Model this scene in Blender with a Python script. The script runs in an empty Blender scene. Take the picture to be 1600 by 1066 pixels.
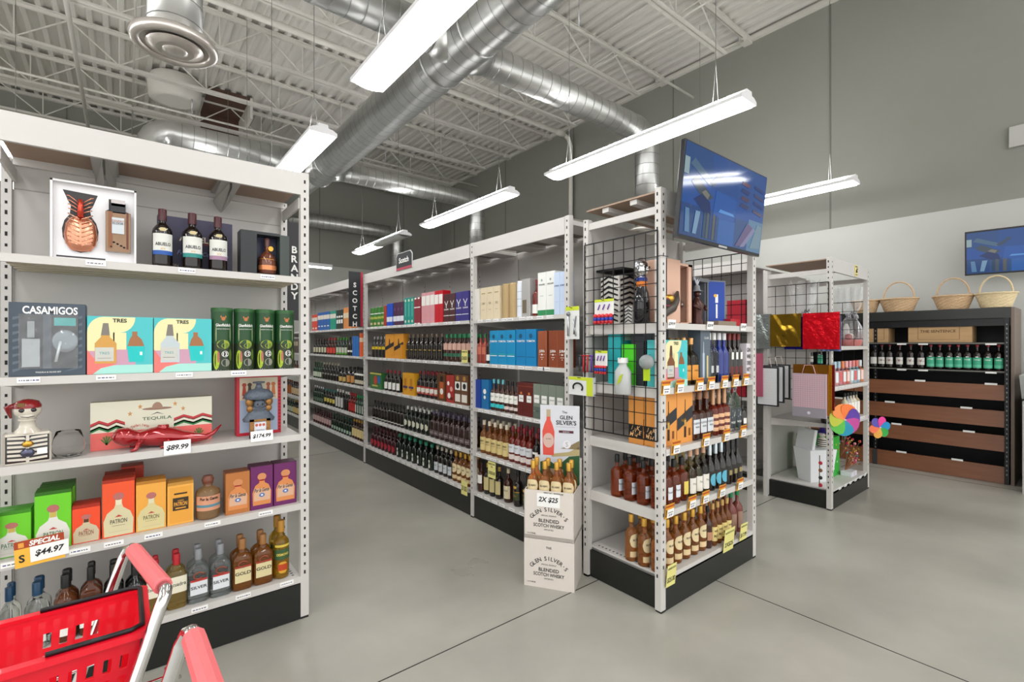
import bpy, math, random
from mathutils import Vector, Matrix
random.seed(7)
PI = math.pi
sc = bpy.context.scene
COL = sc.collection

# ---------------------------------------------------------------- camera
CAMH = 1.55; FPX = 748.9; YAW = math.radians(38.83); Y0 = 536.5
cam = bpy.data.cameras.new('camera'); camo = bpy.data.objects.new('camera', cam); COL.objects.link(camo)
camo.location = (0, 0, CAMH); camo.rotation_euler = (PI/2, 0, -YAW)
cam.sensor_width = 36; cam.lens = FPX*36/1600; cam.shift_y = (Y0-533)/1600; cam.clip_start = .05; cam.clip_end = 100
sc.camera = camo

def ray(x, y):
    a = (x-800)/FPX; b = (y-Y0)/FPX
    return (math.sin(YAW)+a*math.cos(YAW), math.cos(YAW)-a*math.sin(YAW), -b)
def XatY(px, Y):
    r = ray(px, 0); return r[0]/r[1]*Y
def YatX(px, X):
    r = ray(px, 0); return r[1]/r[0]*X
def PY(px, py, Y):                                   # point on the plane y = Y -> (X, Z)
    r = ray(px, py); t = Y/r[1]; return r[0]*t, CAMH+r[2]*t
def PX(px, py, X):
    r = ray(px, py); t = X/r[0]; return r[1]*t, CAMH+r[2]*t

# ---------------------------------------------------------------- world and exposure
w = bpy.data.worlds.new('daylight'); sc.world = w; w.use_nodes = True
w.node_tree.nodes['Background'].inputs[0].default_value = (1.0, 0.995, 0.98, 1)
w.node_tree.nodes['Background'].inputs[1].default_value = 1.25
sc.view_settings.view_transform = 'Standard'; sc.view_settings.look = 'None'
sc.view_settings.exposure = 0.52; sc.view_settings.gamma = 1; sc.view_settings.use_curve_mapping = False
LAMP = 9.0; ADDED_UPLIGHT = 27.0
sc.cycles.caustics_reflective = False; sc.cycles.caustics_refractive = False

# ---------------------------------------------------------------- materials
def lin(h):
    h = h.lstrip('#'); o = []
    for i in (0, 2, 4):
        c = int(h[i:i+2], 16)/255; o.append(c/12.92 if c <= .04045 else ((c+.055)/1.055)**2.4)
    return (*o, 1)
MC = {}
def M(hexc, rough=.5, metal=0., trans=0., emit=0., ior=1.45, spec=.5, coat=0., bump=None, key=None, alpha=1.):
    k = key or (hexc, rough, metal, trans, emit, ior, spec, coat, bump, alpha)
    if k in MC: return MC[k]
    m = bpy.data.materials.new('material'); m.use_nodes = True
    nt = m.node_tree; b = nt.nodes['Principled BSDF']
    b.inputs['Base Color'].default_value = lin(hexc); b.inputs['Roughness'].default_value = rough
    b.inputs['Metallic'].default_value = metal; b.inputs['Transmission Weight'].default_value = trans
    b.inputs['IOR'].default_value = ior; b.inputs['Specular IOR Level'].default_value = spec
    b.inputs['Coat Weight'].default_value = coat; b.inputs['Alpha'].default_value = alpha
    if emit:
        b.inputs['Emission Color'].default_value = lin(hexc); b.inputs['Emission Strength'].default_value = emit
    if bump:
        sc_, st = bump
        tc = nt.nodes.new('ShaderNodeTexCoord'); n = nt.nodes.new('ShaderNodeTexNoise'); n.inputs['Scale'].default_value = sc_
        bp = nt.nodes.new('ShaderNodeBump'); bp.inputs['Strength'].default_value = st; bp.inputs['Distance'].default_value = .01
        nt.links.new(tc.outputs['Object'], n.inputs['Vector']); nt.links.new(n.outputs['Fac'], bp.inputs['Height'])
        nt.links.new(bp.outputs['Normal'], b.inputs['Normal'])
    MC[k] = m; return m
def mnoise(name, c1, c2, scale, rough=(.3, .5), metal=0., stretch=(1, 1, 1), bump=0., detail=6, coords='Object', c3=None):
    m = bpy.data.materials.new(name); m.use_nodes = True; nt = m.node_tree; b = nt.nodes['Principled BSDF']
    tc = nt.nodes.new('ShaderNodeTexCoord'); mp = nt.nodes.new('ShaderNodeMapping'); mp.inputs['Scale'].default_value = stretch
    n = nt.nodes.new('ShaderNodeTexNoise'); n.inputs['Scale'].default_value = scale; n.inputs['Detail'].default_value = detail
    r = nt.nodes.new('ShaderNodeValToRGB'); r.color_ramp.elements[0].color = lin(c1); r.color_ramp.elements[1].color = lin(c2)
    r.color_ramp.elements[0].position = .15; r.color_ramp.elements[1].position = .85; r.color_ramp.interpolation = 'B_SPLINE'
    nt.links.new(tc.outputs[coords], mp.inputs[0]); nt.links.new(mp.outputs[0], n.inputs['Vector']); nt.links.new(n.outputs['Fac'], r.inputs[0])
    if c3:
        n2 = nt.nodes.new('ShaderNodeTexNoise'); n2.inputs['Scale'].default_value = scale*14; n2.inputs['Detail'].default_value = 3
        nt.links.new(tc.outputs[coords], n2.inputs['Vector'])
        mx = nt.nodes.new('ShaderNodeMix'); mx.data_type = 'RGBA'
        r2 = nt.nodes.new('ShaderNodeMapRange'); r2.inputs[1].default_value = .5; r2.inputs[2].default_value = .75; r2.inputs[4].default_value = .5
        nt.links.new(n2.outputs['Fac'], r2.inputs[0]); nt.links.new(r2.outputs[0], mx.inputs[0])
        nt.links.new(r.outputs[0], mx.inputs[6]); mx.inputs[7].default_value = lin(c3); nt.links.new(mx.outputs[2], b.inputs['Base Color'])
    else: nt.links.new(r.outputs[0], b.inputs['Base Color'])
    mr = nt.nodes.new('ShaderNodeMapRange'); mr.inputs[3].default_value = rough[0]; mr.inputs[4].default_value = rough[1]
    nt.links.new(n.outputs['Fac'], mr.inputs[0]); nt.links.new(mr.outputs[0], b.inputs['Roughness'])
    b.inputs['Metallic'].default_value = metal
    if bump:
        bp = nt.nodes.new('ShaderNodeBump'); bp.inputs['Strength'].default_value = bump; bp.inputs['Distance'].default_value = .01
        nt.links.new(n.outputs['Fac'], bp.inputs['Height']); nt.links.new(bp.outputs['Normal'], b.inputs['Normal'])
    return m
FLOOR = mnoise('polished_concrete', '85837b', 'c4c2b8', 1.3, (.25, .33), detail=7)
WALLD = mnoise('dark_wall_paint', '8b8b82', '8f8f88', 3, (.7, .8))
WALLL = mnoise('light_wall_paint', 'bcbdb7', 'c1c2bc', 3, (.6, .7))
DECK = M('d3d0c9', .6)
STEELW = M('d6d3cb', .5)
GALV = mnoise('galvanised_steel', 'a9aaa7', 'd0d1ce', 5, (.26, .4), .9, detail=3)
SEAM = M('8d8e8c', .35, .8)
CREAM = M('cdcac6', .42)
CREAM2 = M('c6c3bf', .5)
SLOT = M('1c1b1a', .7)
KICK = M('1d1f1d', .28, bump=(4, .05))
BOARD = mnoise('particle_board', '9a8371', 'aa9280', 30, (.6, .8))
BLACK = M('121212', .4); WHITE = M('f2f2ee', .5); TAGW = M('f6f6f4', .4)
CHROME = M('dddddd', .1, 1.); SILVER = M('c9cbd0', .28, 1.); GOLD = M('d3a548', .3, 1.); COPPER = M('c8745a', .25, .9)
WIRE = M('141414', .45); INK = M('1b1b1d', .5); INKB = M('3b3f7a', .5)
def glass(h, rough=.02, tr=1.): return M(h, rough, 0, tr, ior=1.12, coat=.7)
G_CLEAR = glass('f4f8f6'); G_AMBER = M('f0964a', .02, 0, .85, ior=1.1, coat=.7); G_GOLD = glass('e0b050')
G_DARK = M('170f0b', .06, coat=.5); G_BROWN = M('4a1f10', .06, 0, .35, coat=.4); G_GREEN = M('0e2a1a', .07, coat=.4); G_RED = M('8f2416', .05, 0, .5, coat=.3)
G_WINE = M('3c0d14', .06, coat=.4); G_BLUE = M('15308f', .08, 0, .2, coat=.4); G_YEL = glass('e9cf7f'); G_PLUM = M('3a2230', .08, coat=.3)

# ---------------------------------------------------------------- mesh builder
TC = {}
def glyphs(s, bold=0., serif=False):
    k = (s, bold)
    if k in TC: return TC[k]
    c = bpy.data.curves.new('t', 'FONT'); c.body = s; c.size = 1; c.align_x = 'CENTER'; c.offset = bold; c.resolution_u = 3; c.fill_mode = 'FRONT'
    o = bpy.data.objects.new('t', c); COL.objects.link(o); bpy.context.view_layer.update()
    me = o.to_mesh(); vs = [tuple(v.co[:2]) for v in me.vertices]; fs = [tuple(p.vertices) for p in me.polygons]
    o.to_mesh_clear(); bpy.data.objects.remove(o); bpy.data.curves.remove(c)
    if vs:
        x0 = min(v[0] for v in vs); x1 = max(v[0] for v in vs); y0 = min(v[1] for v in vs); y1 = max(v[1] for v in vs)
    else: x0 = y0 = 0; x1 = y1 = 1
    vs = [(v[0]-(x0+x1)/2, v[1]-(y0+y1)/2) for v in vs]
    TC[k] = (vs, fs, x1-x0, y1-y0); return TC[k]
def sup(a, n):
    if n == 2: return 1.
    c = abs(math.cos(a)); s = abs(math.sin(a)); return (c**n+s**n)**(-1./n)
class MB:
    def __init__(s): s.v = []; s.f = []; s.mi = []; s.sm = []; s.mats = []; s.T = None
    def add(s, vs, fs, mat, sm=False):
        if mat not in s.mats: s.mats.append(mat)
        k = s.mats.index(mat); o = len(s.v)
        if s.T is not None: vs = [tuple(s.T @ Vector(v)) for v in vs]
        s.v += vs; s.f += [tuple(i+o for i in f) for f in fs]; s.mi += [k]*len(fs); s.sm += [sm]*len(fs); return s
    def box(s, x0, x1, y0, y1, z0, z1, mat):
        return s.add([(x0,y0,z0),(x1,y0,z0),(x1,y1,z0),(x0,y1,z0),(x0,y0,z1),(x1,y0,z1),(x1,y1,z1),(x0,y1,z1)],
                     [(0,3,2,1),(4,5,6,7),(0,1,5,4),(1,2,6,5),(2,3,7,6),(3,0,4,7)], mat)
    def cb(s, c, d, mat): return s.box(c[0]-d[0]/2, c[0]+d[0]/2, c[1]-d[1]/2, c[1]+d[1]/2, c[2]-d[2]/2, c[2]+d[2]/2, mat)
    def rbox(s, x0, x1, y0, y1, z0, z1, mat, b=.003):        # box with chamfered vertical and top edges
        def ring(i, z): return [(x0+i,y0+b,z),(x0+b,y0+i,z),(x1-b,y0+i,z),(x1-i,y0+b,z),(x1-i,y1-b,z),(x1-b,y1-i,z),(x0+b,y1-i,z),(x0+i,y1-b,z)]
        vs = ring(0, z0)+ring(0, z1-b)+ring(b*.7, z1); fs = [tuple(range(7, -1, -1)), tuple(range(16, 24))]
        for r in (0, 8):
            for i in range(8): j = (i+1) % 8; fs.append((r+i, r+j, r+8+j, r+8+i))
        return s.add(vs, fs, mat)
    def lathe(s, prof, mat, seg=16, c=(0, 0, 0), sx=1, sy=1, n=2, sm=True, a0=0):
        vs = []; fs = []
        for r, z in prof:
            for i in range(seg):
                a = 2*PI*i/seg+a0; q = r*(sup(a, n)); vs.append((c[0]+q*math.cos(a)*sx, c[1]+q*math.sin(a)*sy, c[2]+z))
        L = len(prof)
        for k in range(L-1):
            for i in range(seg): j = (i+1) % seg; fs.append((k*seg+i, k*seg+j, (k+1)*seg+j, (k+1)*seg+i))
        s.add(vs, fs, mat, sm)
        caps = []
        if prof[0][0] > 1e-4: caps.append((0, True))
        if prof[-1][0] > 1e-4: caps.append((L-1, False))
        for k, rev in caps:
            f = list(range(seg)); f = f[::-1] if rev else f
            s.add(vs[k*seg:(k+1)*seg], [tuple(f)], mat)
        return s
    def arc(s, r, z0, z1, half, mat, sx=1, sy=1, n=2, seg=10, off=.0012, cut=None):  # label on the -y side
        vs = []; fs = []; r2 = r+off
        for i in range(seg+1):
            a = -PI/2-half+2*half*i/seg; q = r2*sup(a, n)
            t = abs(i/seg-.5)*2; d = 0
            if cut == 'oval': d = (z1-z0)/2*(1-math.sqrt(max(0, 1-t**3)))*.9
            if cut == 'point': d = (z1-z0)*.25*t
            x = q*math.cos(a)*sx; y = q*math.sin(a)*sy
            vs += [(x, y, z0+d), (x, y, z1-d)]
        for i in range(seg): fs.append((2*i, 2*i+2, 2*i+3, 2*i+1))
        return s.add(vs, fs, mat, n == 2)
    def poly(s, pts, y, mat): return s.add([(p[0], y, p[1]) for p in pts], [tuple(range(len(pts)))], mat)
    def rect(s, x0, x1, z0, z1, y, mat): return s.poly([(x0,z0),(x1,z0),(x1,z1),(x0,z1)], y, mat)
    def ell(s, cx, cz, rx, rz, y, mat, n=20, a0=0, a1=2*PI): return s.poly([(cx+rx*math.cos(a0+(a1-a0)*i/n), cz+rz*math.sin(a0+(a1-a0)*i/n)) for i in range(n+(0 if a1-a0 > 6.2 else 1))], y, mat)
    def text(s, t, h, x, z, y, mat, bold=0., shear=0., wmax=None, bend=None, stretch=1., sx=1, sy=1, n=2):
        vs, fs, W, H = glyphs(t, bold); k = h/max(H, .3); kx = k*stretch
        if wmax and W*kx > wmax: kx = wmax/W
        o = []
        for vx, vy in vs:
            px = vx*kx+vy*k*shear; pz = vy*k
            if bend:
                a = (px+x)/bend-PI/2; q = (bend+.0022)*sup(a, n); o.append((q*math.cos(a)*sx, q*math.sin(a)*sy, pz+z))
            else: o.append((px+x, y, pz+z))
        return s.add(o, fs, mat)
    def textarc(s, t, h, cx, cz, R, y, mat, span, bold=.0):   # letters along an arc, centre (cx, cz)
        n = len(t)
        for i, ch in enumerate(t):
            if ch == ' ': continue
            a = -span/2+span*i/max(1, n-1); vs, fs, W, H = glyphs(ch, bold); k = h/.7; ca, sa = math.cos(-a), math.sin(-a)
            px, pz = cx+R*math.sin(a), cz+R*math.cos(a)
            s.add([(px+vx*k*ca-vy*k*sa, y, pz+vx*k*sa+vy*k*ca) for vx, vy in vs], fs, mat)
        return s
    def tube(s, pts, r, mat, seg=8, closed=False, caps=True, rr=None):
        pts = [Vector(p) for p in pts]; vs = []; fs = []; n = len(pts); prev = None
        for i, p in enumerate(pts):
            if closed: t = (pts[(i+1) % n]-pts[i-1])
            else: t = (pts[min(i+1, n-1)]-pts[max(i-1, 0)])
            t.normalize()
            if prev is None:
                u = t.cross(Vector((0, 0, 1)));
                if u.length < .1: u = t.cross(Vector((0, 1, 0)))
            else: u = prev-t*prev.dot(t)
            u.normalize(); prev = u; v = t.cross(u); R = rr[i] if rr else r
            for k in range(seg): a = 2*PI*k/seg; vs.append(tuple(p+(u*math.cos(a)+v*math.sin(a))*R))
        for i in range(n if closed else n-1):
            j = (i+1) % n
            for k in range(seg): l = (k+1) % seg; fs.append((i*seg+k, i*seg+l, j*seg+l, j*seg+k))
        if caps and not closed: fs += [tuple(range(seg-1, -1, -1)), tuple(range((n-1)*seg, n*seg))]
        return s.add(vs, fs, mat, True)
    def ball(s, c, r, mat, seg=14, rings=8, e=(1, 1, 1)):
        prof = [(r*math.sin(PI*i/rings), -r*math.cos(PI*i/rings)*e[2]) for i in range(rings+1)]
        return s.lathe(prof, mat, seg, c, e[0], e[1])
    def sheet(s, fn, nu, nv, mat, sm=True):
        vs = [fn(i/nu, j/nv) for j in range(nv+1) for i in range(nu+1)]; fs = []
        for j in range(nv):
            for i in range(nu): a = j*(nu+1)+i; fs.append((a, a+1, a+nu+2, a+nu+1))
        return s.add(vs, fs, mat, sm)
    def build(s, name, parent=None, label=None, loc=None, rz=None):
        me = bpy.data.meshes.new(name); me.from_pydata(s.v, [], s.f)
        for m in s.mats: me.materials.append(m)
        me.polygons.foreach_set('material_index', s.mi); me.polygons.foreach_set('use_smooth', s.sm); me.update()
        o = bpy.data.objects.new(name, me); COL.objects.link(o)
        if parent is not None: o.parent = parent
        if label: o['label'] = label
        if loc is not None: o.location = loc
        if rz is not None: o.rotation_euler = (0, 0, rz)
        return o
KIDS = {}
def E(name, loc=(0, 0, 0), rz=0):
    o = bpy.data.objects.new(name, None); o.empty_display_size = .05; COL.objects.link(o); o.location = loc; o.rotation_euler = (0, 0, rz); return o
def tag(o, label, cat, group=None):
    n = len(label.replace(',', ' ').split())
    if n < 4 or n > 16: print('LABEL LENGTH', n, label)
    o['label'] = label; o['category'] = cat
    if group: o['group'] = group
    return o
def struct(o): o['kind'] = 'structure'; return o
def copy_tree(o, parent=None):
    c = o.copy(); COL.objects.link(c); c.parent = parent
    for ch in list(o.children): copy_tree(ch, c)
    return c
USED = set()
def put(proto, loc, rz, label, cat, group=None, s=None):
    if proto.name in USED: o = copy_tree(proto)
    else: o = proto; USED.add(proto.name)
    o.location = loc; o.rotation_euler = (0, 0, rz)
    if s: o.scale = s
    tag(o, label, cat, group); return o
ORD = 'first second third fourth fifth sixth seventh eighth ninth tenth eleventh twelfth thirteenth fourteenth fifteenth'.split()

# ================================================================ ROOM
XW, YB, ZC, ZP = 8.3, 14.1, 6.82, 3.28
struct(MB().box(-12, XW, -4, YB, -.1, 0, FLOOR).build('floor'))
g = MB(); JK = M('35332f', .8)
for y in (-2.5, 2.09, 6.9, 11.6): g.box(-12, XW, y-.003, y+.003, 0, .0012, JK)
for x in (-6.2, -1.6, 3.0, 7.3): g.box(x-.003, x+.003, -4, YB, 0, .0012, JK)
struct(g.build('floor_joint'))
struct(MB().box(XW, XW+.2, -4, YB, ZP, 7.2, WALLD).box(XW, XW+.2, -4, YB, 0, ZP, WALLL).build('wall_right'))
struct(MB().box(-12, XW, YB, YB+.2, ZP+.5, 7.2, WALLD).box(-12, XW, YB, YB+.2, 0, ZP+.5, WALLL).build('wall_back'))
g = MB(); WJ = M('6e6e67', .7)
for y in (2.63, 5.3, 7.97, 10.6, 13.3): g.box(XW-.006, XW, y-.012, y+.012, ZP, 6.7, WJ)
for x in (-1, 1.6, 4.3, 6.9): g.box(x-.012, x+.012, YB-.006, YB, ZP+.5, 6.7, WJ)
struct(g.build('trim_1'))
# corrugated roof deck, ribs along Y
g = MB(); prof = []; x = -12.; p = .2
while x < XW: prof += [(x, ZC), (x+.09, ZC), (x+.115, ZC-.06), (x+.175, ZC-.06)]; x += p
vs = []; fs = []
for (a, z) in prof: vs += [(a, -4, z), (a, YB, z)]
for i in range(len(prof)-1): fs.append((2*i, 2*i+1, 2*i+3, 2*i+2))
g.add(vs, fs, DECK); g.box(-12, XW, -4, YB, ZC+.03, ZC+.08, DECK); struct(g.build('ceiling'))
g = MB().box(XW-.07, XW, -4, YB, ZC-.14, ZC-.06, STEELW); struct(g.build('trim_2'))
g = MB().box(-12, XW, YB-.07, YB, ZC-.12, ZC-.06, STEELW)
for i in range(18): xx = 1.0+i*.4; g.tube([(xx, YB-.05, ZC-.16), (xx-.1, YB-.4, ZC-.12)], .015, STEELW, 5)
struct(g.build('trim_3'))
# open web joists along X
joist0 = None; ys = [-2.7+1.64*i for i in range(11)]
for jy in ys:
    if joist0 is None:
        g = MB(); zt = ZC-.06; zb = ZC-.64
        for s_ in (-1, 1):
            g.box(-12, XW-.02, s_*.035-.03, s_*.035+.03, zt-.012, zt, STEELW); g.box(-12, XW-.02, s_*.012-.004, s_*.012+.004, zt-.06, zt, STEELW)
            g.box(-12, XW-.85, s_*.035-.03, s_*.035+.03, zb, zb+.01, STEELW); g.box(-12, XW-.85, s_*.012-.004, s_*.012+.004, zb, zb+.06, STEELW)
        g.cb((XW-.1, 0, zt-.06), (.2, .14, .1), STEELW)
        g.tube([(XW-.95, 0, zb+.03), (XW-.15, 0, zt-.08)], .018, STEELW, 6)
        xx = XW-.95; k = 0
        while xx > -11:
            g.tube([(xx, 0, zb+.04), (xx-.62, 0, zt-.04)], .013, STEELW, 5, caps=False); g.tube([(xx-.62, 0, zt-.04), (xx-1.24, 0, zb+.04)], .013, STEELW, 5, caps=False)
            g.tube([(xx-1.24, 0, zb+.03), (xx-1.24, 0, zt-.03)], .011, STEELW, 5, caps=False); xx -= 1.24
        joist0 = g.build('ceiling_joist', loc=(0, jy, 0)); joist0['kind'] = 'structure'
    else:
        o = joist0.copy(); COL.objects.link(o); o.location = (0, jy, 0)
# bridging rods along Y between joists
g = MB()
for x in (-6, -3.0, 0.1, 3.6, 6.2):
    g.tube([(x, -4, ZC-.6), (x, YB, ZC-.6)], .012, STEELW, 5); g.tube([(x, -4, ZC-.1), (x, YB, ZC-.1)], .012, STEELW, 5)
struct(g.build('ceiling_bracing'))
# sprinkler main, pipe drop on the wall
g = MB(); g.tube([(-12, 7.95, 6.42), (7.95, 7.95, 6.42), (8.1, 7.95, 6.36), (8.18, 7.95, 6.2), (8.18, 7.95, 0.0)], .05, STEELW, 12)
g.tube([(7.7, 7.95, 6.42), (7.95, 7.95, 6.42)], .07, STEELW, 12); g.tube([(8.18, 7.95, 2.6), (8.18, 7.95, 2.72)], .07, STEELW, 12)
tag(g.build('drain_pipe'), 'white drain pipe under the roof deck that drops down the dark wall', 'pipe')
for (y0, x1, d) in ((1.35, 7.5, 'nearest the camera'), (4.7, 8.0, 'beside the middle light row'), (11.2, 7.8, 'far along the store')):
    g = MB(); g.tube([(-11, y0, 6.0), (x1, y0, 6.0)], .022, STEELW, 8)
    for k in range(4): g.tube([(-7+k*4, y0, 5.98), (-7+k*4, y0, 6.75)], .008, SILVER, 5)
    tag(g.build('sprinkler_pipe'), 'thin white sprinkler pipe under the roof joists, '+d, 'pipe')
g = MB(); g.tube([(-.6, -4, 5.93), (-.6, 13.9, 5.93)], .03, STEELW, 8); tag(g.build('sprinkler_pipe'), 'thicker white pipe crossing below the other ceiling pipes at left', 'pipe')
# roof curb seen dark between the joists at left
g = MB(); g.box(2.05, 2.1, 11.4, 12.8, ZC-.5, ZC-.06, STEELW); g.box(1.3, 2.05, 11.4, 12.8, ZC-.09, ZC-.061, M('5a4238', .7)); g.box(1.3, 2.05, 12.75, 12.8, ZC-.5, ZC-.06, M('5a4238', .7))
struct(g.build('ceiling_opening'))
g = MB(); g.lathe([(.3, -.02), (.42, 0), (.45, .3), (.4, .42)], STEELW, 20, (.75, 11.5, ZC-.5)); tag(g.build('roof_fan'), 'white round roof fan housing between the joists', 'fan')

# ---------------------------------------------------------------- ducts
def duct(pts, r, seg=20, ring=.16):
    g = MB(); out = []; rr = []; seams = []
    pts = [Vector(p) for p in pts]
    for a, b in zip(pts[:-1], pts[1:]):
        L = (b-a).length; d = (b-a)/L; k = 0.
        out.append(a); rr.append(r)
        if L > .5:
            t = .12
            while t < L-.05:
                seams.append((a+d*t, d))
                t += ring
    out.append(pts[-1]); rr.append(r)
    g.tube(out, r, GALV, seg, rr=rr)
    for c, d in seams: g.tube([c-d*.004, c+d*.004], r+.003, SEAM, seg, caps=False)
    return g
def elbow(c0, d0, d1, R, n=5):       # points of a quarter bend starting at c0
    c0, d0, d1 = Vector(c0), Vector(d0), Vector(d1); cen = c0+d1*R
    return [tuple(cen-d1*R*math.cos(a)+d0*R*math.sin(a)) for a in [PI/2*i/n for i in range(1, n+1)]]
DX, DZ, RB = 2.93, 4.9, .185
root = E('spiral_air_duct', (0, 0, 0))
tag(root, 'galvanised spiral air duct hung along the whole ceiling with branches', 'air duct')
duct([(DX, -3, DZ), (DX, 9.7, DZ)], .285, 28).build('main_duct', root)
duct([(DX, 9.7, DZ), (DX, 9.95, DZ), (DX, 13.6, DZ)], .21, 24).build('main_duct', root)
for y in (4.2, 5.0, 9.0, 9.68): MB().tube([(DX, y-.01, DZ), (DX, y+.01, DZ)], .293, GALV, 28).build('duct_collar', root)
def branch(y, x1, zend):
    sgn = 1 if x1 > DX else -1; R = .26
    st = (x1-sgn*R, y, DZ)
    pts = [(DX+sgn*.2, y, DZ), st]+elbow(st, (sgn, 0, 0), (0, 0, -1), R)+[(x1, y, zend+.08)]
    b = duct(pts, RB); b.tube([(DX+sgn*.05, y, DZ), (DX+sgn*.36, y, DZ)], .2, GALV, 20, rr=[.26, .19]); b.tube([(DX+sgn*.36, y, DZ), (DX+sgn*.39, y, DZ)], .185, GALV, 20)
    b.build('branch_duct', root)
    g = MB(); ALU = M('d8d2cc', .3, .7)
    g.lathe([(.18, .1), (.2, .1), (.22, .085), (.285, .07), (.295, .04), (.285, .01), (.25, 0), (.225, .012), (.222, .03)], ALU, 36, (x1, y, zend))
    g.lathe([(.125, -.012), (.19, .012), (.19, .016), (.125, -.006)], ALU, 32, (x1, y, zend))
    g.lathe([(0, -.03), (.05, -.026), (.085, -.012), (.085, -.008), (0, -.02)], ALU, 28, (x1, y, zend)); g.lathe([(.255, .035), (.0, .035)], SLOT, 20, (x1, y, zend))
    g.build('diffuser', root)
for y in (4.6, 9.35): branch(y, .3, 3.86)
for y in (4.6, 9.35, 13.6): branch(y, 6.46, 3.3)

# ---------------------------------------------------------------- strip lights
LENS = M('ffffff', .5, emit=LAMP); HOUS = M('eeeef0', .4)
def fixture(half=False):
    r = E('strip_light')
    g = MB(); L = 2.44; hw = .135
    sec = [(-hw, .0), (-hw, .03), (-.09, .055), (-.05, .06), (-.045, .095), (.045, .095), (.05, .06), (.09, .055), (hw, .03), (hw, 0), (hw-.006, 0), (-hw+.006, 0)]
    n = len(sec); vs = [(x, y, z) for y in (0, L) for x, z in sec]; fs = [(i, (i+1) % n, n+(i+1) % n, n+i) for i in range(n)]+[tuple(range(n)), tuple(range(2*n-1, n-1, -1))]
    g.add(vs, fs, HOUS); g.build('housing', r)
    for s_ in (-1, 1): MB().box(s_*.07-.016, s_*.07+.016, .1, L-.1, .063, .066, M('ffffff', .5, emit=ADDED_UPLIGHT)).build('added_uplight', r)  # added glowing strips on the housing top, only to brighten the roof deck
    g = MB(); m = 8; vs = []; fs = []
    for j in range(2):
        for i in range(m+1): x = -hw+.01+(2*hw-.02)*i/m; vs.append((x, .03+j*(L-.06), -.028*(1-(x/hw)**2)-.002))
    for i in range(m): fs.append((i, i+m+1, i+m+2, i+1))
    g.add(vs, fs, LENS, True) if not half else g.add([(x, y if y > 1 else 1.3, z) for x, y, z in vs], fs, LENS, True).add([(x, y if y < 1 else 1.29, z) for x, y, z in vs], fs, M('d8dad8', .5), True)
    o = g.build('lens', r)
    for y in (.3, L-.3):
        g = MB(); g.tube([(-.05, y, .09), (0, y, .45), (.05, y, .09)], .003, M('b8b8b4', .4), 4); g.tube([(0, y, .45), (0, y, 3.1)], .003, M('6a6a66', .5), 4); g.build('hanging_cable', r)
    return r
fx = fixture(); fxh = fixture(True)
spots = [(1.5, 1.28, 3.6, 'nearest the camera, over the tequila aisle beside the main duct'), (1.5, 4.8, 3.6, 'above the end of the spirit shelf top beam'), (1.5, 8.3, 3.6, 'behind the spirit shelf, third along the tequila aisle'),
         (4.15, 1.92, 3.62, 'above the wall screen rack, largest over the gift side'), (4.15, 5.15, 3.62, 'behind the first one over the scotch shelving'), (4.15, 8.4, 3.62, 'third and smallest over the scotch shelving, partly unlit'),
         (7.24, 2.0, 3.6, 'close to the grey wall beyond the hanging screen'),
         (-1.1, 6.6, 3.6, 'far along the aisle beyond the spirit shelf'), (-1.0, 3.35, 3.6, 'past the shelf beam over the aisle beyond'), (-1.0, -.2, 3.6, 'over the checkout aisle, first of its line'), (-1.1, -3.2, 3.6, 'behind the trolley aisle'), (1.5, -2.2, 3.6, 'over the entrance, tequila line'), (4.15, -2.8, 3.62, 'over the entrance, scotch line'), (7.24, -3.2, 3.6, 'over the entrance by the grey wall'),
         (-3.7, 4.8, 3.6, 'two aisles over, second along'), (-3.7, 1.4, 3.6, 'two aisles over, first along')]
for x, y, z, d in spots: put(fxh if 'partly unlit' in d else fx, (x, y, z), 0, 'white strip light ' + d, 'ceiling light', 'hanging strip lights')
f2 = E('strip_light', (2.85, 12.6, 3.5)); g = MB().box(-1.3, 1.3, -.05, .05, 0, .08, HOUS); g.build('housing', f2); MB().box(-1.28, 1.28, -.04, .04, -.03, 0, LENS).build('lens', f2)
tag(f2, 'thin lit strip light across the far back wall', 'ceiling light')
#SECTION2
# ================================================================ SHELVING
def slots(g, x, y, z0, z1, face='y', mat=SLOT, pitch=.05):
    z = z0; k = 0
    while z < z1:
        h = .02 if k % 2 == 0 else .014; hw = .0045
        if face == 'y': g.box(x-hw, x+hw, y-.0008, y, z, z+h, mat)
        else: g.box(x-.0008, x+.0008, y-hw, y+hw, z, z+h, mat)
        z += pitch; k += 1
def post(r, x, y, H, face=True, back=False, wd=.04, dp=.04, side=0, inner=0):
    g = MB(); g.box(x-wd/2, x+wd/2, y, y+dp, .012 if not back else 0, H, CREAM)
    if face: slots(g, x+inner*.012, y, .25, H-.02)
    if side: slots(g, x+side*wd/2, y+dp*.6, .2, H-.02, 'x')
    g.box(x-.02, x+.02, y, y+dp, 0, .012, SLOT)
    return g.build('post', r)
TAGN = [0]
def tagstrip(g, x, z, tilt=0, wd=.07):
    g.box(x-wd/2, x+wd/2, -.0035, -.0015, z-.024, z-.002, TAGW)
    rr = random.Random(int(x*1000)+int(z*77)); xx = x-wd/2+.006
    while xx < x+wd/2-.01: l = rr.uniform(.003, .011); g.rect(xx, xx+l, z-.016, z-.0115, -.0037, INKB if rr.random() < .5 else M('5a5a60', .5)); xx += l+.003
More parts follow.
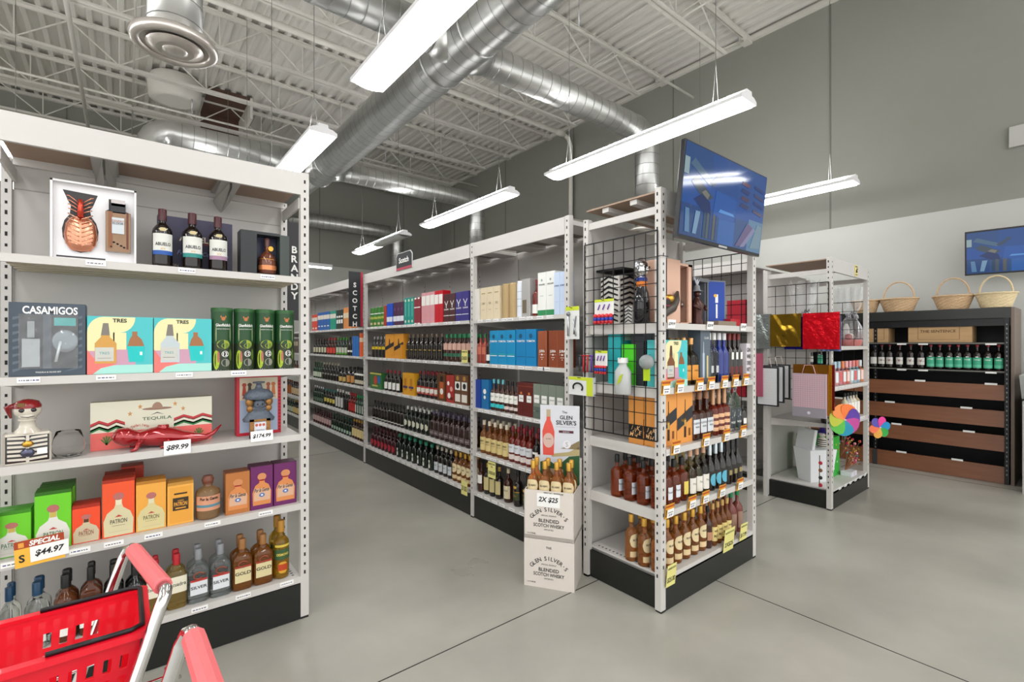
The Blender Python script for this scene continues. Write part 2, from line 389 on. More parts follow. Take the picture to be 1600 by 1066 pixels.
def shelf(r, W, z, D, tags=(), y0=0., lip=.034, under='flat', nm='shelf', perf=False, mat=CREAM):
    g = MB(); e = .022
    g.box(e, W-e, y0+.001, D, z-.012, z, mat); g.box(e, W-e, y0, y0+.012, z-lip, z+.001, mat)
    if under == 'ribs':
        for i in range(4): g.box(e+.02, W-e-.02, y0+.05+i*.09, y0+.085+i*.09, z-.034, z-.012, M('bdb39c', .5))
    else:
        for x in (e+.02, W-e-.03): g.add([(x, y0+.012, z-.012), (x+.01, y0+.012, z-.012), (x+.01, D, z-.012), (x, D, z-.012), (x, y0+.02, z-.034), (x+.01, y0+.02, z-.034), (x+.01, D, z-.075), (x, D, z-.075)], [(0,1,2,3),(4,7,6,5),(0,3,7,4),(1,5,6,2),(0,4,5,1),(3,2,6,7)], mat)
    if perf:
        for i in range(int((D-.05)/.03)): 
            for s in (e+.03, W-e-.03): g.box(s-.006, s+.006, y0+.04+i*.03, y0+.05+i*.03, z, z+.0006, SLOT)
    for t in tags: tagstrip(g, t, z)
    return g.build(nm, r)
def kick(r, W, y0=.012, H=.165, side=None, D=.5):
    g = MB(); g.box(.022, W-.022, y0, y0+.02, .003, H, KICK); g.box(.022, W-.022, y0+.02, y0+.06, H-.02, H-.004, KICK); return g.build('kick_plate', r)

# ---------------- left endcap (tequila shelf)
LX, LY, LW = -.435, 2.84, 1.22
LU = E('shelving_unit', (LX, LY, 0)); LD = .4
tag(LU, 'cream steel shelf unit stocked with tequila gift boxes beside the red basket', 'shelving unit', None)
post(LU, LW-.0, 0, 2.51, wd=.044, side=1); post(LU, 0, 0, 2.51, wd=.044); post(LU, LW-.02, LD-.03, 2.42, back=True, face=True, wd=.035); post(LU, 0.0, LD-.03, 2.42, back=True, wd=.035)
LS = [1.921, 1.408, 1.039, .65, .239]
def tx(*px): return [XatY(p, LY)-LX for p in px]
LT = [tx(150, 292, 418), tx(45, 166, 288, 373), tx(), tx(20, 125, 178, 240, 332, 415), tx(312, 380, 448)]
for i, z in enumerate(LS): shelf(LU, LW, z, LD, LT[i], under='ribs' if i == 0 else 'flat', perf=(i == 4))
g = MB(); g.box(.02, LW-.02, LD, LD+.02, .05, 2.42, CREAM2)
for z in (.6, 1.0, 1.39, 1.9, 2.28): g.box(.02, LW-.02, LD-.004, LD, z, z+.004, M('a8a59f', .6))
g.build('back_panel', LU); kick(LU, LW, .0, .2)
g = MB().box(.022, LW-.022, 0, .02, 2.385, 2.508, CREAM); g.build('top_beam', LU)
g = MB().box(.022, LW-.022, LD-.04, LD-.02, 2.385, 2.42, CREAM); g.build('top_beam', LU)
MB().box(.022, LW-.022, .02, LD-.04, 2.42, 2.435, BOARD).build('top_board', LU)
for px in (162, 362):
    x = XatY(px, LY)-LX; g = MB(); gm = M('b5b3ae', .3, .6)
    for s in (-1, 1): g.add([(x+s*.005, .02, 2.385), (x+s*.045, .02, 2.385), (x+s*.045, .02, 2.42), (x+s*.005, .02, 2.36), (x+s*.002, LD-.04, 2.3), (x+s*.04, LD-.04, 2.36)], [(0,1,5,4), (0,4,3), (1,2,5)], gm)
    g.box(x-.05, x+.05, .02, LD-.04, 2.405, 2.42, gm); g.build('bracket', LU)
for s, x in ((1, LW-.03), (0, .02)): MB().box(x, x+.012, .02, LD, 2.31, 2.37, CREAM).build('side_rail', LU)

# BRANDY hanging sign, gondola behind the left unit
def vsign(word, loc, w_, h_, label, redright=True, ls=.075, gap=.1, top=.16):
    g = MB(); g.box(0, w_, 0, .012, 0, h_, M('2b2c30', .5))
    if redright: g.box(w_-.03, w_, -.001, 0, 0, h_, M('b0263f', .5))
    for i, ch in enumerate(word): g.text(ch, ls, (w_-(.03 if redright else 0))/2, h_-top-i*gap, -.002, WHITE, .03)
    o = g.build('aisle_sign', loc=loc); tag(o, label, 'sign'); return o
vsign('BRANDY', (.797, 3.33, 1.70), .118, .64, 'tall grey sign with white vertical BRANDY letters behind the shelf post', False, .046, .060, .18)
gb = E('gondola_shelf', (.80, 3.26, 0)); tag(gb, 'long cream shelving run behind the tequila end unit', 'shelving unit')
MB().box(-1.2, -.05, 0.02, 8, 0, .1, KICK).box(-.62, -.58, .02, 8, .1, 2.3, CREAM2).build('back_panel', gb)
for y in (2.5, 5.5): MB().box(-.04, 0, y, y+.04, 0, 2.3, CREAM).build('post', gb)

# ---------------- scotch gondola bays (face -X at X = SX)
SX = 2.40
SS = [1.755, 1.373, .978, .584, .234]
def bay(yfar, ynear, label, last_post=True):
    yfar -= .024; W = yfar-ynear; r = E('gondola_bay', (SX, yfar, 0), -PI/2); tag(r, label, 'shelving unit', 'scotch gondola bays'); D = .55
    rt = random.Random(int(yfar*10))
    post(r, 0, 0, 2.444, wd=.045); 
    if last_post: post(r, W, 0, 2.444, wd=.045)
    for i, z in enumerate(SS):
        n = int(W/.13); shelf(r, W, z, D, [.1+(k+rt.random()*.5)*(W-.2)/n for k in range(n)], lip=.03)
    g = MB(); g.box(0, W, D, D+.02, .05, 2.36, CREAM2)
    for k in range(1, int(W/.6)+1):
        if k*.61 < W-.1: g.box(k*.61-.012, k*.61+.012, D-.006, D, .2, 2.36, CREAM); slots(g, k*.61, D-.006, .3, 2.3)
    g.build('back_panel', r); kick(r, W, .01, .2)
    MB().box(.02, W-.02, 0, .02, 2.318, 2.44, CREAM).build('top_beam', r)
    n = max(3, int(W/.4))
    MB().box(.02, W-.02, .02, D, 2.43, 2.44, M('8d857b', .7)).build('top_board', r)
    for k in range(n): x = (k+.7)*W/n; MB().box(x-.1, x+.1, .02, D, 2.395, 2.428, CREAM).build('cross_brace', r)
    return r
BN = (3.575, 2.37); BM = (6.06, 3.575); BF = (8.56, 6.06); BG = (11.2, 8.56)
bay(*BN, 'cream scotch shelving bay right behind the cardboard whisky display')
bay(*BM, 'cream scotch shelving bay carrying the small Scotch sign', False)
bay(*BF, 'cream scotch shelving bay beyond the tall vertical SCOTCH sign', False)
bay(*BG, 'farthest cream scotch shelving bay, seen beside the shelf post', False)
g = E('gondola_spine', (3.0, 2.25, 0)); tag(g, 'plain back half of the scotch shelving run', 'shelving unit')
MB().box(-.02, .6, .1, 8.9, 0, .15, KICK).box(-.02, .58, .1, 8.9, 2.36, 2.43, CREAM).build('top_board', g)
vsign('SCOTCH', (SX-.20, 6.03, 1.765), .18, .70, 'tall black and red sign with white vertical SCOTCH letters', True, .062, .1, .17)
g = MB(); a = [(-.14, 0), (.14, 0), (.14, .12), (.11, .15), (-.11, .15), (-.14, .12)]
for y, m in ((0, M('e8e8e6', .5)),): g.add([(p[0]*1.05, .006, p[1]*1.03) for p in a]+[(p[0]*1.05, .01, p[1]*1.03) for p in a], [tuple(range(6)), tuple(range(11, 5, -1))]+[(i, i+6, (i+1) % 6+6, (i+1) % 6) for i in range(6)], m)
g.poly(a, .004, M('2b2c30', .5)); g.rect(-.14, .14, 0, .022, .003, M('b34256', .5)); g.text('Scotch', .05, 0, .085, .002, WHITE, .03)
yy, zz = PX(632, 421, SX)
o = g.build('aisle_sign', loc=(SX-.012, yy, zz), rz=-PI/2); o.scale = (1.35, 1, 1.25); tag(o, 'small dark tab sign reading Scotch clipped on the top beam', 'sign')

# ---------------- middle endcap (rack with the screen)
RX, RY, RW, RD = 2.405, 1.60, 1.13, .6
RK = E('shelving_unit', (RX, RY, 0)); tag(RK, 'cream steel end rack with wire side grid below the hanging screen', 'shelving unit')
post(RK, 0, 0, 2.446, wd=.05, side=-1, inner=0); post(RK, RW, 0, 2.30, wd=.05); post(RK, 0.0, RD-.04, 2.37, back=True, side=-1, face=False); post(RK, RW, RD-.04, 2.37, back=True, face=False)
RS = [1.668, 1.288, .932, .572, .20]
for i, z in enumerate(RS): shelf(RK, RW, z, RD-.02, [], lip=.036, perf=(i == 4))
g = MB(); g.box(.0, RW, RD, RD+.02, .05, 2.38, CREAM2); g.build('back_panel', RK); kick(RK, RW, .0, .175)
g = MB(); g.box(.0, .02, .05, RD, .003, .175, KICK); g.build('kick_plate', RK)
g = MB(); g.box(RW-.02, RW, .05, RD, .003, .175, KICK); g.build('kick_plate', RK)
MB().box(.03, RW-.03, 0, .02, 2.295, 2.44, CREAM).build('top_beam', RK)
MB().box(.01, RW-.01, .02, RD, 2.432, 2.442, BOARD).build('top_board', RK)
for x in (-.012, RW-.008): MB().box(x, x+.02, .04, RD, 2.30, 2.345, CREAM).build('side_rail', RK)
for y in (.2, .42): MB().box(.02, RW-.02, y, y+.05, 2.40, 2.43, CREAM).build('cross_brace', RK)
for z in RS[:4]: g = MB(); g.box(.0, .012, .02, RD-.04, z-.06, z+.004, CREAM); g.build('shelf_bracket', RK)
def grid(r, x, y0, y1, z0, z1, p=.078, ry=.0022, nm='wire_grid'):
    g = MB(); n = round((y1-y0)/p); m = round((z1-z0)/p)
    for i in range(n+1): y = y0+(y1-y0)*i/n; q = .0035 if i in (0, n) else ry; g.box(x-q, x+q, y-q, y+q, z0, z1, WIRE)
    for j in range(m+1): z = z0+(z1-z0)*j/m; q = .0035 if j in (0, m) else ry; g.box(x-q, x+q, y0, y1, z-q, z+q, WIRE)
    return g.build(nm, r)
grid(RK, -.03, .02, RD-.02, .985, 2.20); grid(RK, RW+.03, .03, RD-.03, 1.0, 2.22)
for z in (1.1, 1.62, 2.05): MB().tube([(-.03, .02, z), (-.034, -.01, z), (.03, -.012, z)], .0022, WIRE, 5).build('cable_tie', RK)
# the gap post between rack and scotch bay
# ---------------- gift endcap
GX, GY, GW, GD = 5.10, 1.60, 1.07, .6
GK = E('shelving_unit', (GX, GY, 0)); tag(GK, 'cream gift rack hung with foil bags and paper pinwheels', 'shelving unit')
post(GK, 0, 0, 2.35, wd=.05, side=-1); post(GK, GW, 0, 2.33, wd=.05); post(GK, 0, GD-.04, 2.28, back=True, face=False, wd=.08); post(GK, GW, GD-.04, 2.28, back=True, face=False)
g = MB(); g.box(.55, GW, GD, GD+.02, .05, 2.3, CREAM2).box(0, .55, GD, GD+.02, .05, 2.3, CREAM2); g.build('back_panel', GK)
GSZ = [1.53, 1.14, .80, .18]
shelf(GK, GW, .18, GD-.02, [.2, .35, .5, .65, .8, .95]); shelf(GK, GW, 1.52, GD-.02); shelf(GK, GW, 1.14, .35, [.1+.09*i for i in range(11)], lip=.04); shelf(GK, GW, .79, GD-.02, [.5+.08*i for i in range(6)], lip=.05)
kick(GK, GW, .0, .165); MB().box(0, .02, .05, GD, .003, .165, KICK).build('kick_plate', GK)
MB().box(.03, GW-.03, 0, .02, 2.22, 2.345, CREAM).build('top_beam', GK); MB().box(.01, GW-.01, .02, GD, 2.335, 2.345, BOARD).build('top_board', GK)
for x in (-.012, GW-.008): MB().box(x, x+.02, .04, GD, 2.2, 2.245, CREAM).build('side_rail', GK)
grid(GK, -.03, .02, GD-.02, 1.0, 2.12, .1); grid(GK, GW+.03, .03, GD-.03, 1.0, 2.0, .1)
g = MB().box(-.055, .055, -.004, 0, -.075, .075, M('e3d68a', .6)); g.rect(-.04, .04, .045, .06, -.005, INK); g.rect(-.04, .04, -.06, -.05, -.005, INK); g.tube([(-.02, -.006, -.03), (.02, -.006, .03)], .006, INK, 5); g.tube([(.02, -.006, -.02), (-.02, -.006, .0)], .006, INK, 5)
o = g.build('notice_card', loc=(GX+.66, GY-.002, 2.285)); o.scale = (.8, 1, .75); tag(o, 'small pale yellow notice card on the gift rack top beam', 'notice')
# third gondola run behind the gift rack, its left face seen through the middle rack
G3 = E('gondola_bay', (5.08, 4.75, 0), -PI/2); tag(G3, 'cream shelving bay behind the gift rack seen through the middle rack', 'shelving unit')
post(G3, 0, 0, 2.44); post(G3, 2.4, 0, 2.44)
for z in SS: shelf(G3, 2.4, z, .5)
MB().box(0, 2.4, .5, .52, .05, 2.36, CREAM2).build('back_panel', G3); MB().box(.02, 2.38, 0, .02, 2.318, 2.44, CREAM).build('top_beam', G3); kick(G3, 2.4)
MB().box(0, 2.4, .02, 1.1, 2.36, 2.37, CREAM).build('top_board', G3)

# ---------------- brown wine wall unit
WOOD = mnoise('walnut_laminate', '6f4129', '8b5a3b', 3, (.35, .5), stretch=(1, .35, 9), detail=8)
WOODS = mnoise('side_laminate', '6b5b50', '7d6d62', 3, (.35, .45), stretch=(6, 6, .6))
BK = M('101114', .35); BK2 = M('1a1b1f', .5); CHAR = M('2a2c2b', .3)
BX, BY0, BY1, BD = 7.5, .66, 3.10, .62
BU = E('wine_display_unit', (BX, BY1, 0), -PI/2); tag(BU, 'dark wall unit with brown wood fronts and a row of wine', 'display unit')
BWd = BY1-BY0
MB().box(0, BWd, BD-.02, BD, 0, 1.9, BK2).build('back_panel', BU)
MB().rbox(BWd, BWd+.03, .0, BD, 0, 1.945, WOODS).build('side_panel', BU); MB().rbox(-.03, 0, .0, BD, 0, 1.945, WOODS).build('side_panel', BU)
MB().box(0, BWd, .0, BD, 1.925, 1.945, CHAR).box(0, BWd, 0, .02, 1.83, 1.925, CHAR).build('top_panel', BU)
MB().box(0, BWd, .03, .05, 1.745, 1.83, BK).build('header_rail', BU)
for x in (.012, BWd/2, BWd-.03):
    g = MB().box(x-.018, x+.018, .045 if x < BWd-.1 and x > .1 else .0, .07, 0, 1.83, BK)
    slots(g, x, .0 if x > BWd-.1 else .045, .1, 1.8, mat=M('8a8a88', .5)); g.build('upright', BU)
for z in (1.56, 1.242):
    g = MB().box(.03, BWd-.05, .02, BD-.02, z-.025, z, BK); g.box(.03, BWd-.05, .014, .02, z-.016, z-.004, M('77776f', .4))
    for k in range(6): x = .2+k*.4+.1*math.sin(k*9); g.box(x-.045, x+.045, .008, .014, z-.03, z-.012, TAGW)
    g.build('shelf', BU)
for zb, zt, yo in ((.917, 1.087, .0), (.623, .80, -.0), (.356, .53, -.0), (.004, .187, -.0)):
    g = MB(); g.add([(.03, .03, zt), (BWd-.05, .03, zt), (BWd-.05, yo, zb), (.03, yo, zb), (.03, .06, zt), (BWd-.05, .06, zt), (BWd-.05, .06, zb), (.03, .06, zb)], [(3,2,1,0),(0,1,5,4),(4,5,6,7),(1,2,6,5),(3,0,4,7),(2,3,7,6)], WOOD)
    g.build('wood_front', BU)
    g = MB().box(.03, BWd-.05, .062, BD-.02, zb+.02, zb+.04, BK); g.build('shelf', BU)
    rr = random.Random(int(zb*1000))
    for k in range(4):
        x = .15+k*.6+rr.uniform(0, .35); MB().box(x-.05, x+.05, .026, .032, zt-.004, zt+.018, TAGW).build('price_strip', BU)
MB().box(BWd/2-.02, BWd/2+.03, -.006, .0, 0, .19, M('3b3b3b', .4)).build('bracket', BU)
#SECTION3
# ================================================================ PRODUCTS
def bottle(h, r, gl, cap, labels=(), sh=.55, nk=.72, nr=.32, cf=.86, n=2, sy=1, capr=1.18, seg=16, nm='whisky_bottle', a0=0, slim=.97, foot=0):
    o = E(nm); g = MB(); H = h; q = r*nr
    prof = [(r*.86, 0), (r*slim, .006), (r, .02), (r, sh*H), (r*.93, (sh+(nk-sh)*.3)*H), (r*.66, (sh+(nk-sh)*.68)*H), (q*1.15, (sh+(nk-sh)*.93)*H), (q, nk*H), (q*.96, cf*H+.001)]
    g.lathe(prof, gl, seg, n=n, sy=sy); g.build('glass_body', o)
    g = MB(); c = q*capr; g.lathe([(c, cf*H), (c, H-.004), (c*.85, H)], cap, 12, sy=1 if n == 2 else 1); g.build('cap', o)
    for L in labels:
        z0, z1, mat, half = L[:4]; cut = L[4] if len(L) > 4 else None
        g = MB(); g.arc(r, z0*H, z1*H, half, mat, n=n, sy=sy, cut=cut, seg=12)
        for t in (L[5] if len(L) > 5 else ()):           # (text, height, z, mat, bold, wmax)
            g.text(t[0], t[1], 0, t[2]*H, 0, t[3], t[4] if len(t) > 4 else .0, wmax=t[5] if len(t) > 5 else r*1.5, bend=r, n=n, sy=sy)
        if len(L) > 6:
            for (b0, b1, bm) in L[6]: g.arc(r, b0*H, b1*H, half*.98, bm, n=n, sy=sy, off=.0018)
        g.build('label', o)
    return o
def carton(w_, d, h, mat, deco=None, nm='whisky_box', top=None):
    g = MB(); g.rbox(-w_/2, w_/2, -d/2, d/2, 0, h, mat, .0015)
    if top: g.box(-w_/2+.002, w_/2-.002, -d/2+.002, d/2-.002, h, h+.0012, top)
    if deco: g.T = Matrix.Translation((0, -d/2-.0008, 0)); deco(g, w_, h)
    return g.build(nm)
def tube_box(w_, h, mat, deco=None, lid=SILVER, nm='whisky_tube'):
    o = E(nm); g = MB(); r = w_/2*.96; g.lathe([(r, 0), (r, h*.95)], mat, 20)
    if deco: deco(g, r, h)
    g.build('tube_body', o); MB().lathe([(r*1.02, h*.95), (r*1.02, h-.002), (r, h)], lid, 20).build('lid', o); return o
SHN = ['top', 'second', 'third', 'fourth', 'bottom']
def stock(axis, z, si, a, b, n, fn, desc, cat, place, fr, rows=1, rstep=.09, front=.03, dep=None, z_=None):
    """n copies between the two ends a..b of a shelf front (a = the end that is counted from)."""
    w_ = abs(b-a)/n; sg = 1 if b > a else -1; p = fn(w_)
    grp = f"{desc} on the {place}"
    for k in range(n):
        for rw in range(rows):
            c = a+sg*(k+.5)*w_; off = front+(dep or min(w_, .09))/2+rw*rstep
            loc = (SX+off, c, z) if axis == 'x' else (c, front+rw*rstep, z)
            d = ('' if rw == 0 else ('second-row ', 'third-row ', 'fourth-row ')[rw-1])+desc
            lab = f"{d}, {ORD[k]} {fr}, {SHN[si]} shelf, {place}" if n > 1 or rows > 1 else f"{d}, {SHN[si]} shelf, {place}"
            put(p, loc, -PI/2 if axis == 'x' else 0, lab, cat, grp if n > 1 else None)
PL = {'N': 'front scotch bay', 'M': 'middle scotch bay', 'F': 'far scotch bay', 'G': 'last scotch bay'}
def srow(b, si, px0, px1, n, fn, desc, cat='bottle', rows=1, dep=None):
    stock('x', SS[si]+.001, si, YatX(px1, SX+.03), YatX(px0, SX+.03), n, fn, desc, cat, PL[b], 'from near end', rows, dep=dep)
# ---- label colours
CRM = M('e6d9b0', .55); WHT = M('efeee8', .5); YEL = M('e8c63a', .5); RED = M('b5202a', .5); GRN = M('1f6b3a', .4); TEAL = M('3fb3b0', .5); PNK = M('d9a9a2', .5); DGR = M('2c3a33', .5); GLD = M('c99a3e', .35, .8)
ORG = M('ef9a2f', .5); BLU = M('1f62b8', .5); BRN = M('5a3324', .5); MRN = M('6b1c20', .5)
def B(**k): return lambda w_: bottle(k.get('h', .3), min(k.get('r', .037), w_*.48), k.get('g', G_AMBER), k.get('cap', BLACK), k.get('lab', ()), **{a: b for a, b in k.items() if a not in ('h', 'r', 'g', 'cap', 'lab')})
def C(h, mat, deco=None, dd=.09, nm='whisky_box', top=None, f=.97): return lambda w_: carton(w_*f, dd, h, mat, deco, nm, top)
def Tb(h, mat, deco=None, lid=SILVER): return lambda w_: tube_box(min(w_, .105), h, mat, deco, lid)
def band(z0, z1, m): return lambda g, w_, h: g.rect(-w_*.46, w_*.46, z0*h, z1*h, 0, m)
def decos(*fs):
    def f(g, w_, h):
        for q in fs: q(g, w_, h)
    return f
def txt(t, hh, z, m, bold=.01, wf=.8, x=0): return lambda g, w_, h: g.text(t, hh, x*w_, z*h, -.0006, m, bold, wmax=w_*wf)
def rct(x0, x1, z0, z1, m, y=-.0003): return lambda g, w_, h: g.rect(x0*w_, x1*w_, z0*h, z1*h, y, m)
def dot(x, z, r_, m, y=-.0005): return lambda g, w_, h: g.ell(x*w_, z*h, r_*w_, r_*w_, y, m)
# ---- FRONT bay (nearest)
srow('N', 0, 743.5, 750, 1, C(.275, M('dcd9d2', .5)), 'plain pale grey whisky box', 'box')
srow('N', 0, 750.5, 781, 3, C(.278, M('ddceb0', .5), decos(rct(-.3, .3, .8, .83, M('a98f62')), rct(-.2, .2, .3, .31, M('a98f62')), txt('XII', .02, .5, M('8a7448')))), 'cream whisky box', 'box')
srow('N', 0, 781.5, 803.5, 2, Tb(.285, M('b59b6e', .4), None, M('b59b6e', .35)), 'tan whisky tube', 'box')
srow('N', 0, 804, 814.5, 1, Tb(.29, M('dfe5ee', .35), lambda g, r, h: [g.arc(r, h*z, h*(z+.01), .9, M('8aa0b8')) for z in (.3, .5, .7)]), 'white whisky tube', 'box')
srow('N', 0, 815, 828, 1, C(.297, M('b9b8b6', .3, .3), decos(rct(-.4, .1, .1, .45, M('6f6450')))), 'silver grey whisky carton with dark corner', 'box')
srow('N', 0, 828, 838.5, 1, B(h=.285, r=.036, g=G_RED, cap=M('7c1f28', .4), lab=[(.08, .32, WHT, 1.0)]), 'red whisky bottle with white square label')
srow('N', 0, 840, 867, 2, C(.325, M('eceeea', .45), decos(rct(-.5, .5, 0, .13, M('2f8a54')), txt('HIGHLAND', .012, .72, INK, .01, .7), dot(0, .82, .1, M('9aa7a0')), rct(-.2, .2, .45, .46, M('9aa7a0')))), 'white green-footed whisky carton', 'box')
srow('N', 0, 868, 886, 2, C(.305, M('c3d2ea', .45), decos(txt('BOWMORE', .012, .68, M('3a4a7a'), .01, .8), rct(-.3, .3, .3, .305, M('8296c4')))), 'pale blue whisky carton', 'box')
srow('N', 1, 743, 757, 2, B(h=.26, g=M('b04a3a', .1, 0, .3), cap=GRN, lab=[(.3, .55, M('c06a55'), 1.0)]), 'coral-labelled green-capped bottle')
srow('N', 1, 757.5, 764, 1, B(h=.26, g=G_DARK, lab=[(.1, .3, WHT, 1.0)]), 'black bottle with slanted white label')
def tom(g, w_, h):
    dot(0, .82, .16, M('1a4f6e'))(g, w_, h); txt('TOMATIN', .016, .68, WHITE, .02, .9)(g, w_, h); rct(-.42, .42, .24, .262, M('e8f2f4'))(g, w_, h); rct(-.42, .42, .29, .31, M('35b3a0'))(g, w_, h)
def tom2(g, w_, h):
    dot(0, .82, .16, M('1a4f6e'))(g, w_, h); txt('TOMATIN', .016, .68, WHITE, .02, .9)(g, w_, h); rct(-.42, .42, .24, .25, M('0d4f80'))(g, w_, h)
srow('N', 1, 765, 805, 3, C(.282, M('158cc0', .45), tom, top=M('2ba6cf')), 'bright blue white-barred whisky box', 'box')
srow('N', 1, 806, 837.5, 2, C(.284, M('1380ba', .45), tom2, top=M('2ba6cf')), 'bright blue plain-footed whisky box', 'box')
def jura(g, w_, h):
    txt('JURA', .024, .43, WHITE, .02, .75)(g, w_, h); rct(-.35, .35, .34, .345, WHITE)(g, w_, h); dot(0, .34, .07, WHITE)(g, w_, h); rct(-.2, .2, .26, .27, WHITE)(g, w_, h); g.poly([(-.05*w_, .2*h), (.05*w_, .2*h), (0, .23*h)], -.0005, WHITE)
srow('N', 1, 840, 854, 1, C(.268, M('b9694a', .25, .55), jura), 'copper whisky box beside the blue boxes', 'box')
srow('N', 1, 857, 886, 2, C(.268, M('a75a3f', .25, .55), jura), 'dark copper whisky box', 'box')
srow('N', 2, 743.5, 751.5, 1, C(.25, M('1d3f9a', .5)), 'royal blue whisky box', 'box')
srow('N', 2, 752, 763, 1, C(.252, M('1c6ea8', .5), decos(dot(0, .6, .22, WHITE), dot(0, .4, .16, WHITE))), 'teal blue box with white emblem', 'box')
srow('N', 2, 764, 785, 3, B(h=.265, r=.036, g=G_BROWN, cap=M('6fc4cc', .4), lab=[(.3, .56, WHT, 1.15, None, [('BUNNA', .012, .45, INK)]), (.1, .22, M('35c0c4'), 1.15)]), 'teal-footed scotch bottle')
srow('N', 2, 785, 808, 3, B(h=.26, r=.036, g=G_BROWN, cap=BLACK, lab=[(.3, .56, WHT, 1.15, None, [('ISLAY', .012, .45, INK)]), (.1, .2, M('d9c9c4'), 1.15)]), 'pink-footed scotch bottle')
srow('N', 2, 808.5, 833, 2, C(.262, M('5e201c', .45), decos(rct(-.3, .3, .42, .62, WHITE), dot(0, .68, .13, M('c9773a')), txt('OBAN', .01, .52, INK), rct(-.5, .5, .88, .9, M('8d4a30')))), 'maroon whisky box with white label', 'box')
srow('N', 2, 833.5, 882, 4, C(.262, M('7b8579', .4), decos(rct(-.36, .36, .45, .68, WHITE), txt('LOCH', .012, .58, INK), rct(-.5, .5, .0, .34, M('5c6a60')), rct(-.46, .2, .2, .22, M('9aa88f')))), 'grey green whisky box', 'box')
srow('N', 3, 747, 791, 5, B(h=.285, r=.037, g=G_AMBER, cap=M('e9dcc4', .4), lab=[(.1, .5, M('d9c486', .5), 1.25, None, [('BLEND', .014, .38, INK, .03), ('SCOTCH', .01, .3, INK)])], nr=.36), 'yellow-labelled amber whisky bottle', rows=2)
srow('N', 3, 792, 828, 4, B(h=.29, r=.037, g=G_RED, cap=M('8e2030', .35), lab=[(.27, .5, M('dcdfe4', .5), 1.2, None, [('GRANT', .012, .42, INK)]), (.08, .22, M('e2d7d2', .5), 1.2)]), 'white-labelled red-capped whisky bottle', rows=2)
srow('N', 3, 829, 838, 1, B(h=.27, r=.037, g=G_DARK, cap=M('8e2030', .35), lab=[(.1, .3, WHT, 1.1), (.42, .48, WHT, 1.1)]), 'black round whisky bottle with white band')
srow('N', 4, 743.5, 751, 1, B(h=.25, g=G_BROWN, cap=M('3a1a18', .4), lab=[(.3, .6, WHT, 1)]), 'dark whisky bottle behind the post')
srow('N', 4, 752, 779, 3, B(h=.265, r=.036, g=G_DARK, cap=M('c9a24a', .4), lab=[(.14, .56, M('cfc18a', .5), 1.1)]), 'cream-labelled dark bottle beneath yellow sign')
srow('N', 4, 781, 795, 1, B(h=.275, r=.04, g=G_BROWN, cap=M('d8ccaa', .4), lab=[(.12, .5, M('ded3ae', .5), 1.2, None, [('TEACH', .012, .36, INK)])]), 'wide cream-labelled brown whisky bottle')
srow('N', 4, 796, 842, 3, B(h=.285, r=.04, g=G_DARK, cap=BLACK, lab=[(.18, .42, M('3f4a2e', .4), 1.1, None, [('1608', .014, .3, GLD)], [(.4, .42, GLD)]), (.5, .58, M('c9a04a', .4), .5, 'oval')], nr=.36), 'dark gold-badged whisky bottle')
# ---- MIDDLE bay
def stripe(g, w_, h): g.poly([(-.48*w_, .42*h), (.48*w_, .5*h), (.48*w_, .62*h), (-.48*w_, .54*h)], 0, M('c6b45a')); g.rect(-.4*w_, .4*w_, .68*h, .72*h, 0, WHITE); g.rect(-.3*w_, .3*w_, .1*h, .25*h, 0, M('d9c9a0'))
srow('M', 0, 577, 600, 4, Tb(.24, M('3c7a2f', .35), lambda g, r, h: [g.arc(r, .66*h, .7*h, 1, WHITE), g.arc(r, .4*h, .52*h, 1, M('a8b04a')), g.arc(r, .1*h, .22*h, .7, M('c8b48a'))], M('3c7a2f', .35)), 'green whisky tube', 'box')
srow('M', 0, 600.5, 604.5, 1, C(.245, M('a83a2c', .4)), 'thin red whisky box', 'box')
srow('M', 0, 605, 614, 2, C(.262, M('1b4fc0', .4), decos(rct(-.5, .5, .18, .4, M('dfe4ee')))), 'bright blue whisky box', 'box')
srow('M', 0, 614.5, 631, 3, C(.265, M('4a2a48', .4), decos(rct(-.5, .5, .18, .4, M('dfe4ee')), dot(0, .7, .2, M('7a4a78')))), 'deep purple whisky box', 'box')
srow('M', 0, 632, 647.5, 3, C(.295, M('13958a', .4), decos(rct(-.1, .1, .3, .8, M('7cc0b2')), dot(0, .9, .2, M('e8e6c0')), dot(0, .12, .2, M('e8e6c0')))), 'tall sea green whisky box', 'box')
srow('M', 0, 648, 658, 2, C(.285, M('8a2a38', .4), decos(rct(-.5, .5, .6, .64, WHITE), rct(-.3, .3, .93, .99, WHITE), rct(-.4, .4, .0, .04, WHITE))), 'wine red white-banded whisky box', 'box')
srow('M', 0, 658.5, 679, 3, C(.32, M('d99aa0', .4), decos(rct(-.46, .46, .58, .9, M('efece6')))), 'tall pink whisky box', 'box')
srow('M', 0, 679.5, 692.5, 2, C(.32, M('c41022', .4), decos(rct(-.46, .46, .58, .88, M('efece6')))), 'tall red whisky box', 'box', rows=1)
def stag(g, w_, h):
    for s in (-1, 1): g.poly([(0, .56*h), (s*.32*w_, .74*h), (s*.26*w_, .76*h), (0, .62*h)][::1 if s > 0 else -1], 0, WHITE)
    g.rect(-.05*w_, .05*w_, .5*h, .6*h, 0, WHITE); g.text('DALMORE', .014, 0, .45*h, 0, WHITE, .02, wmax=.8*w_); g.rect(-.48*w_, .48*w_, .22*h, .24*h, 0, WHITE)
srow('M', 0, 693, 711, 2, C(.272, M('4a2527', .4), stag), 'brown stag-marked whisky box', 'box')
srow('M', 0, 711.5, 732.5, 2, C(.275, M('38307e', .4), stag), 'violet stag-marked whisky box', 'box')
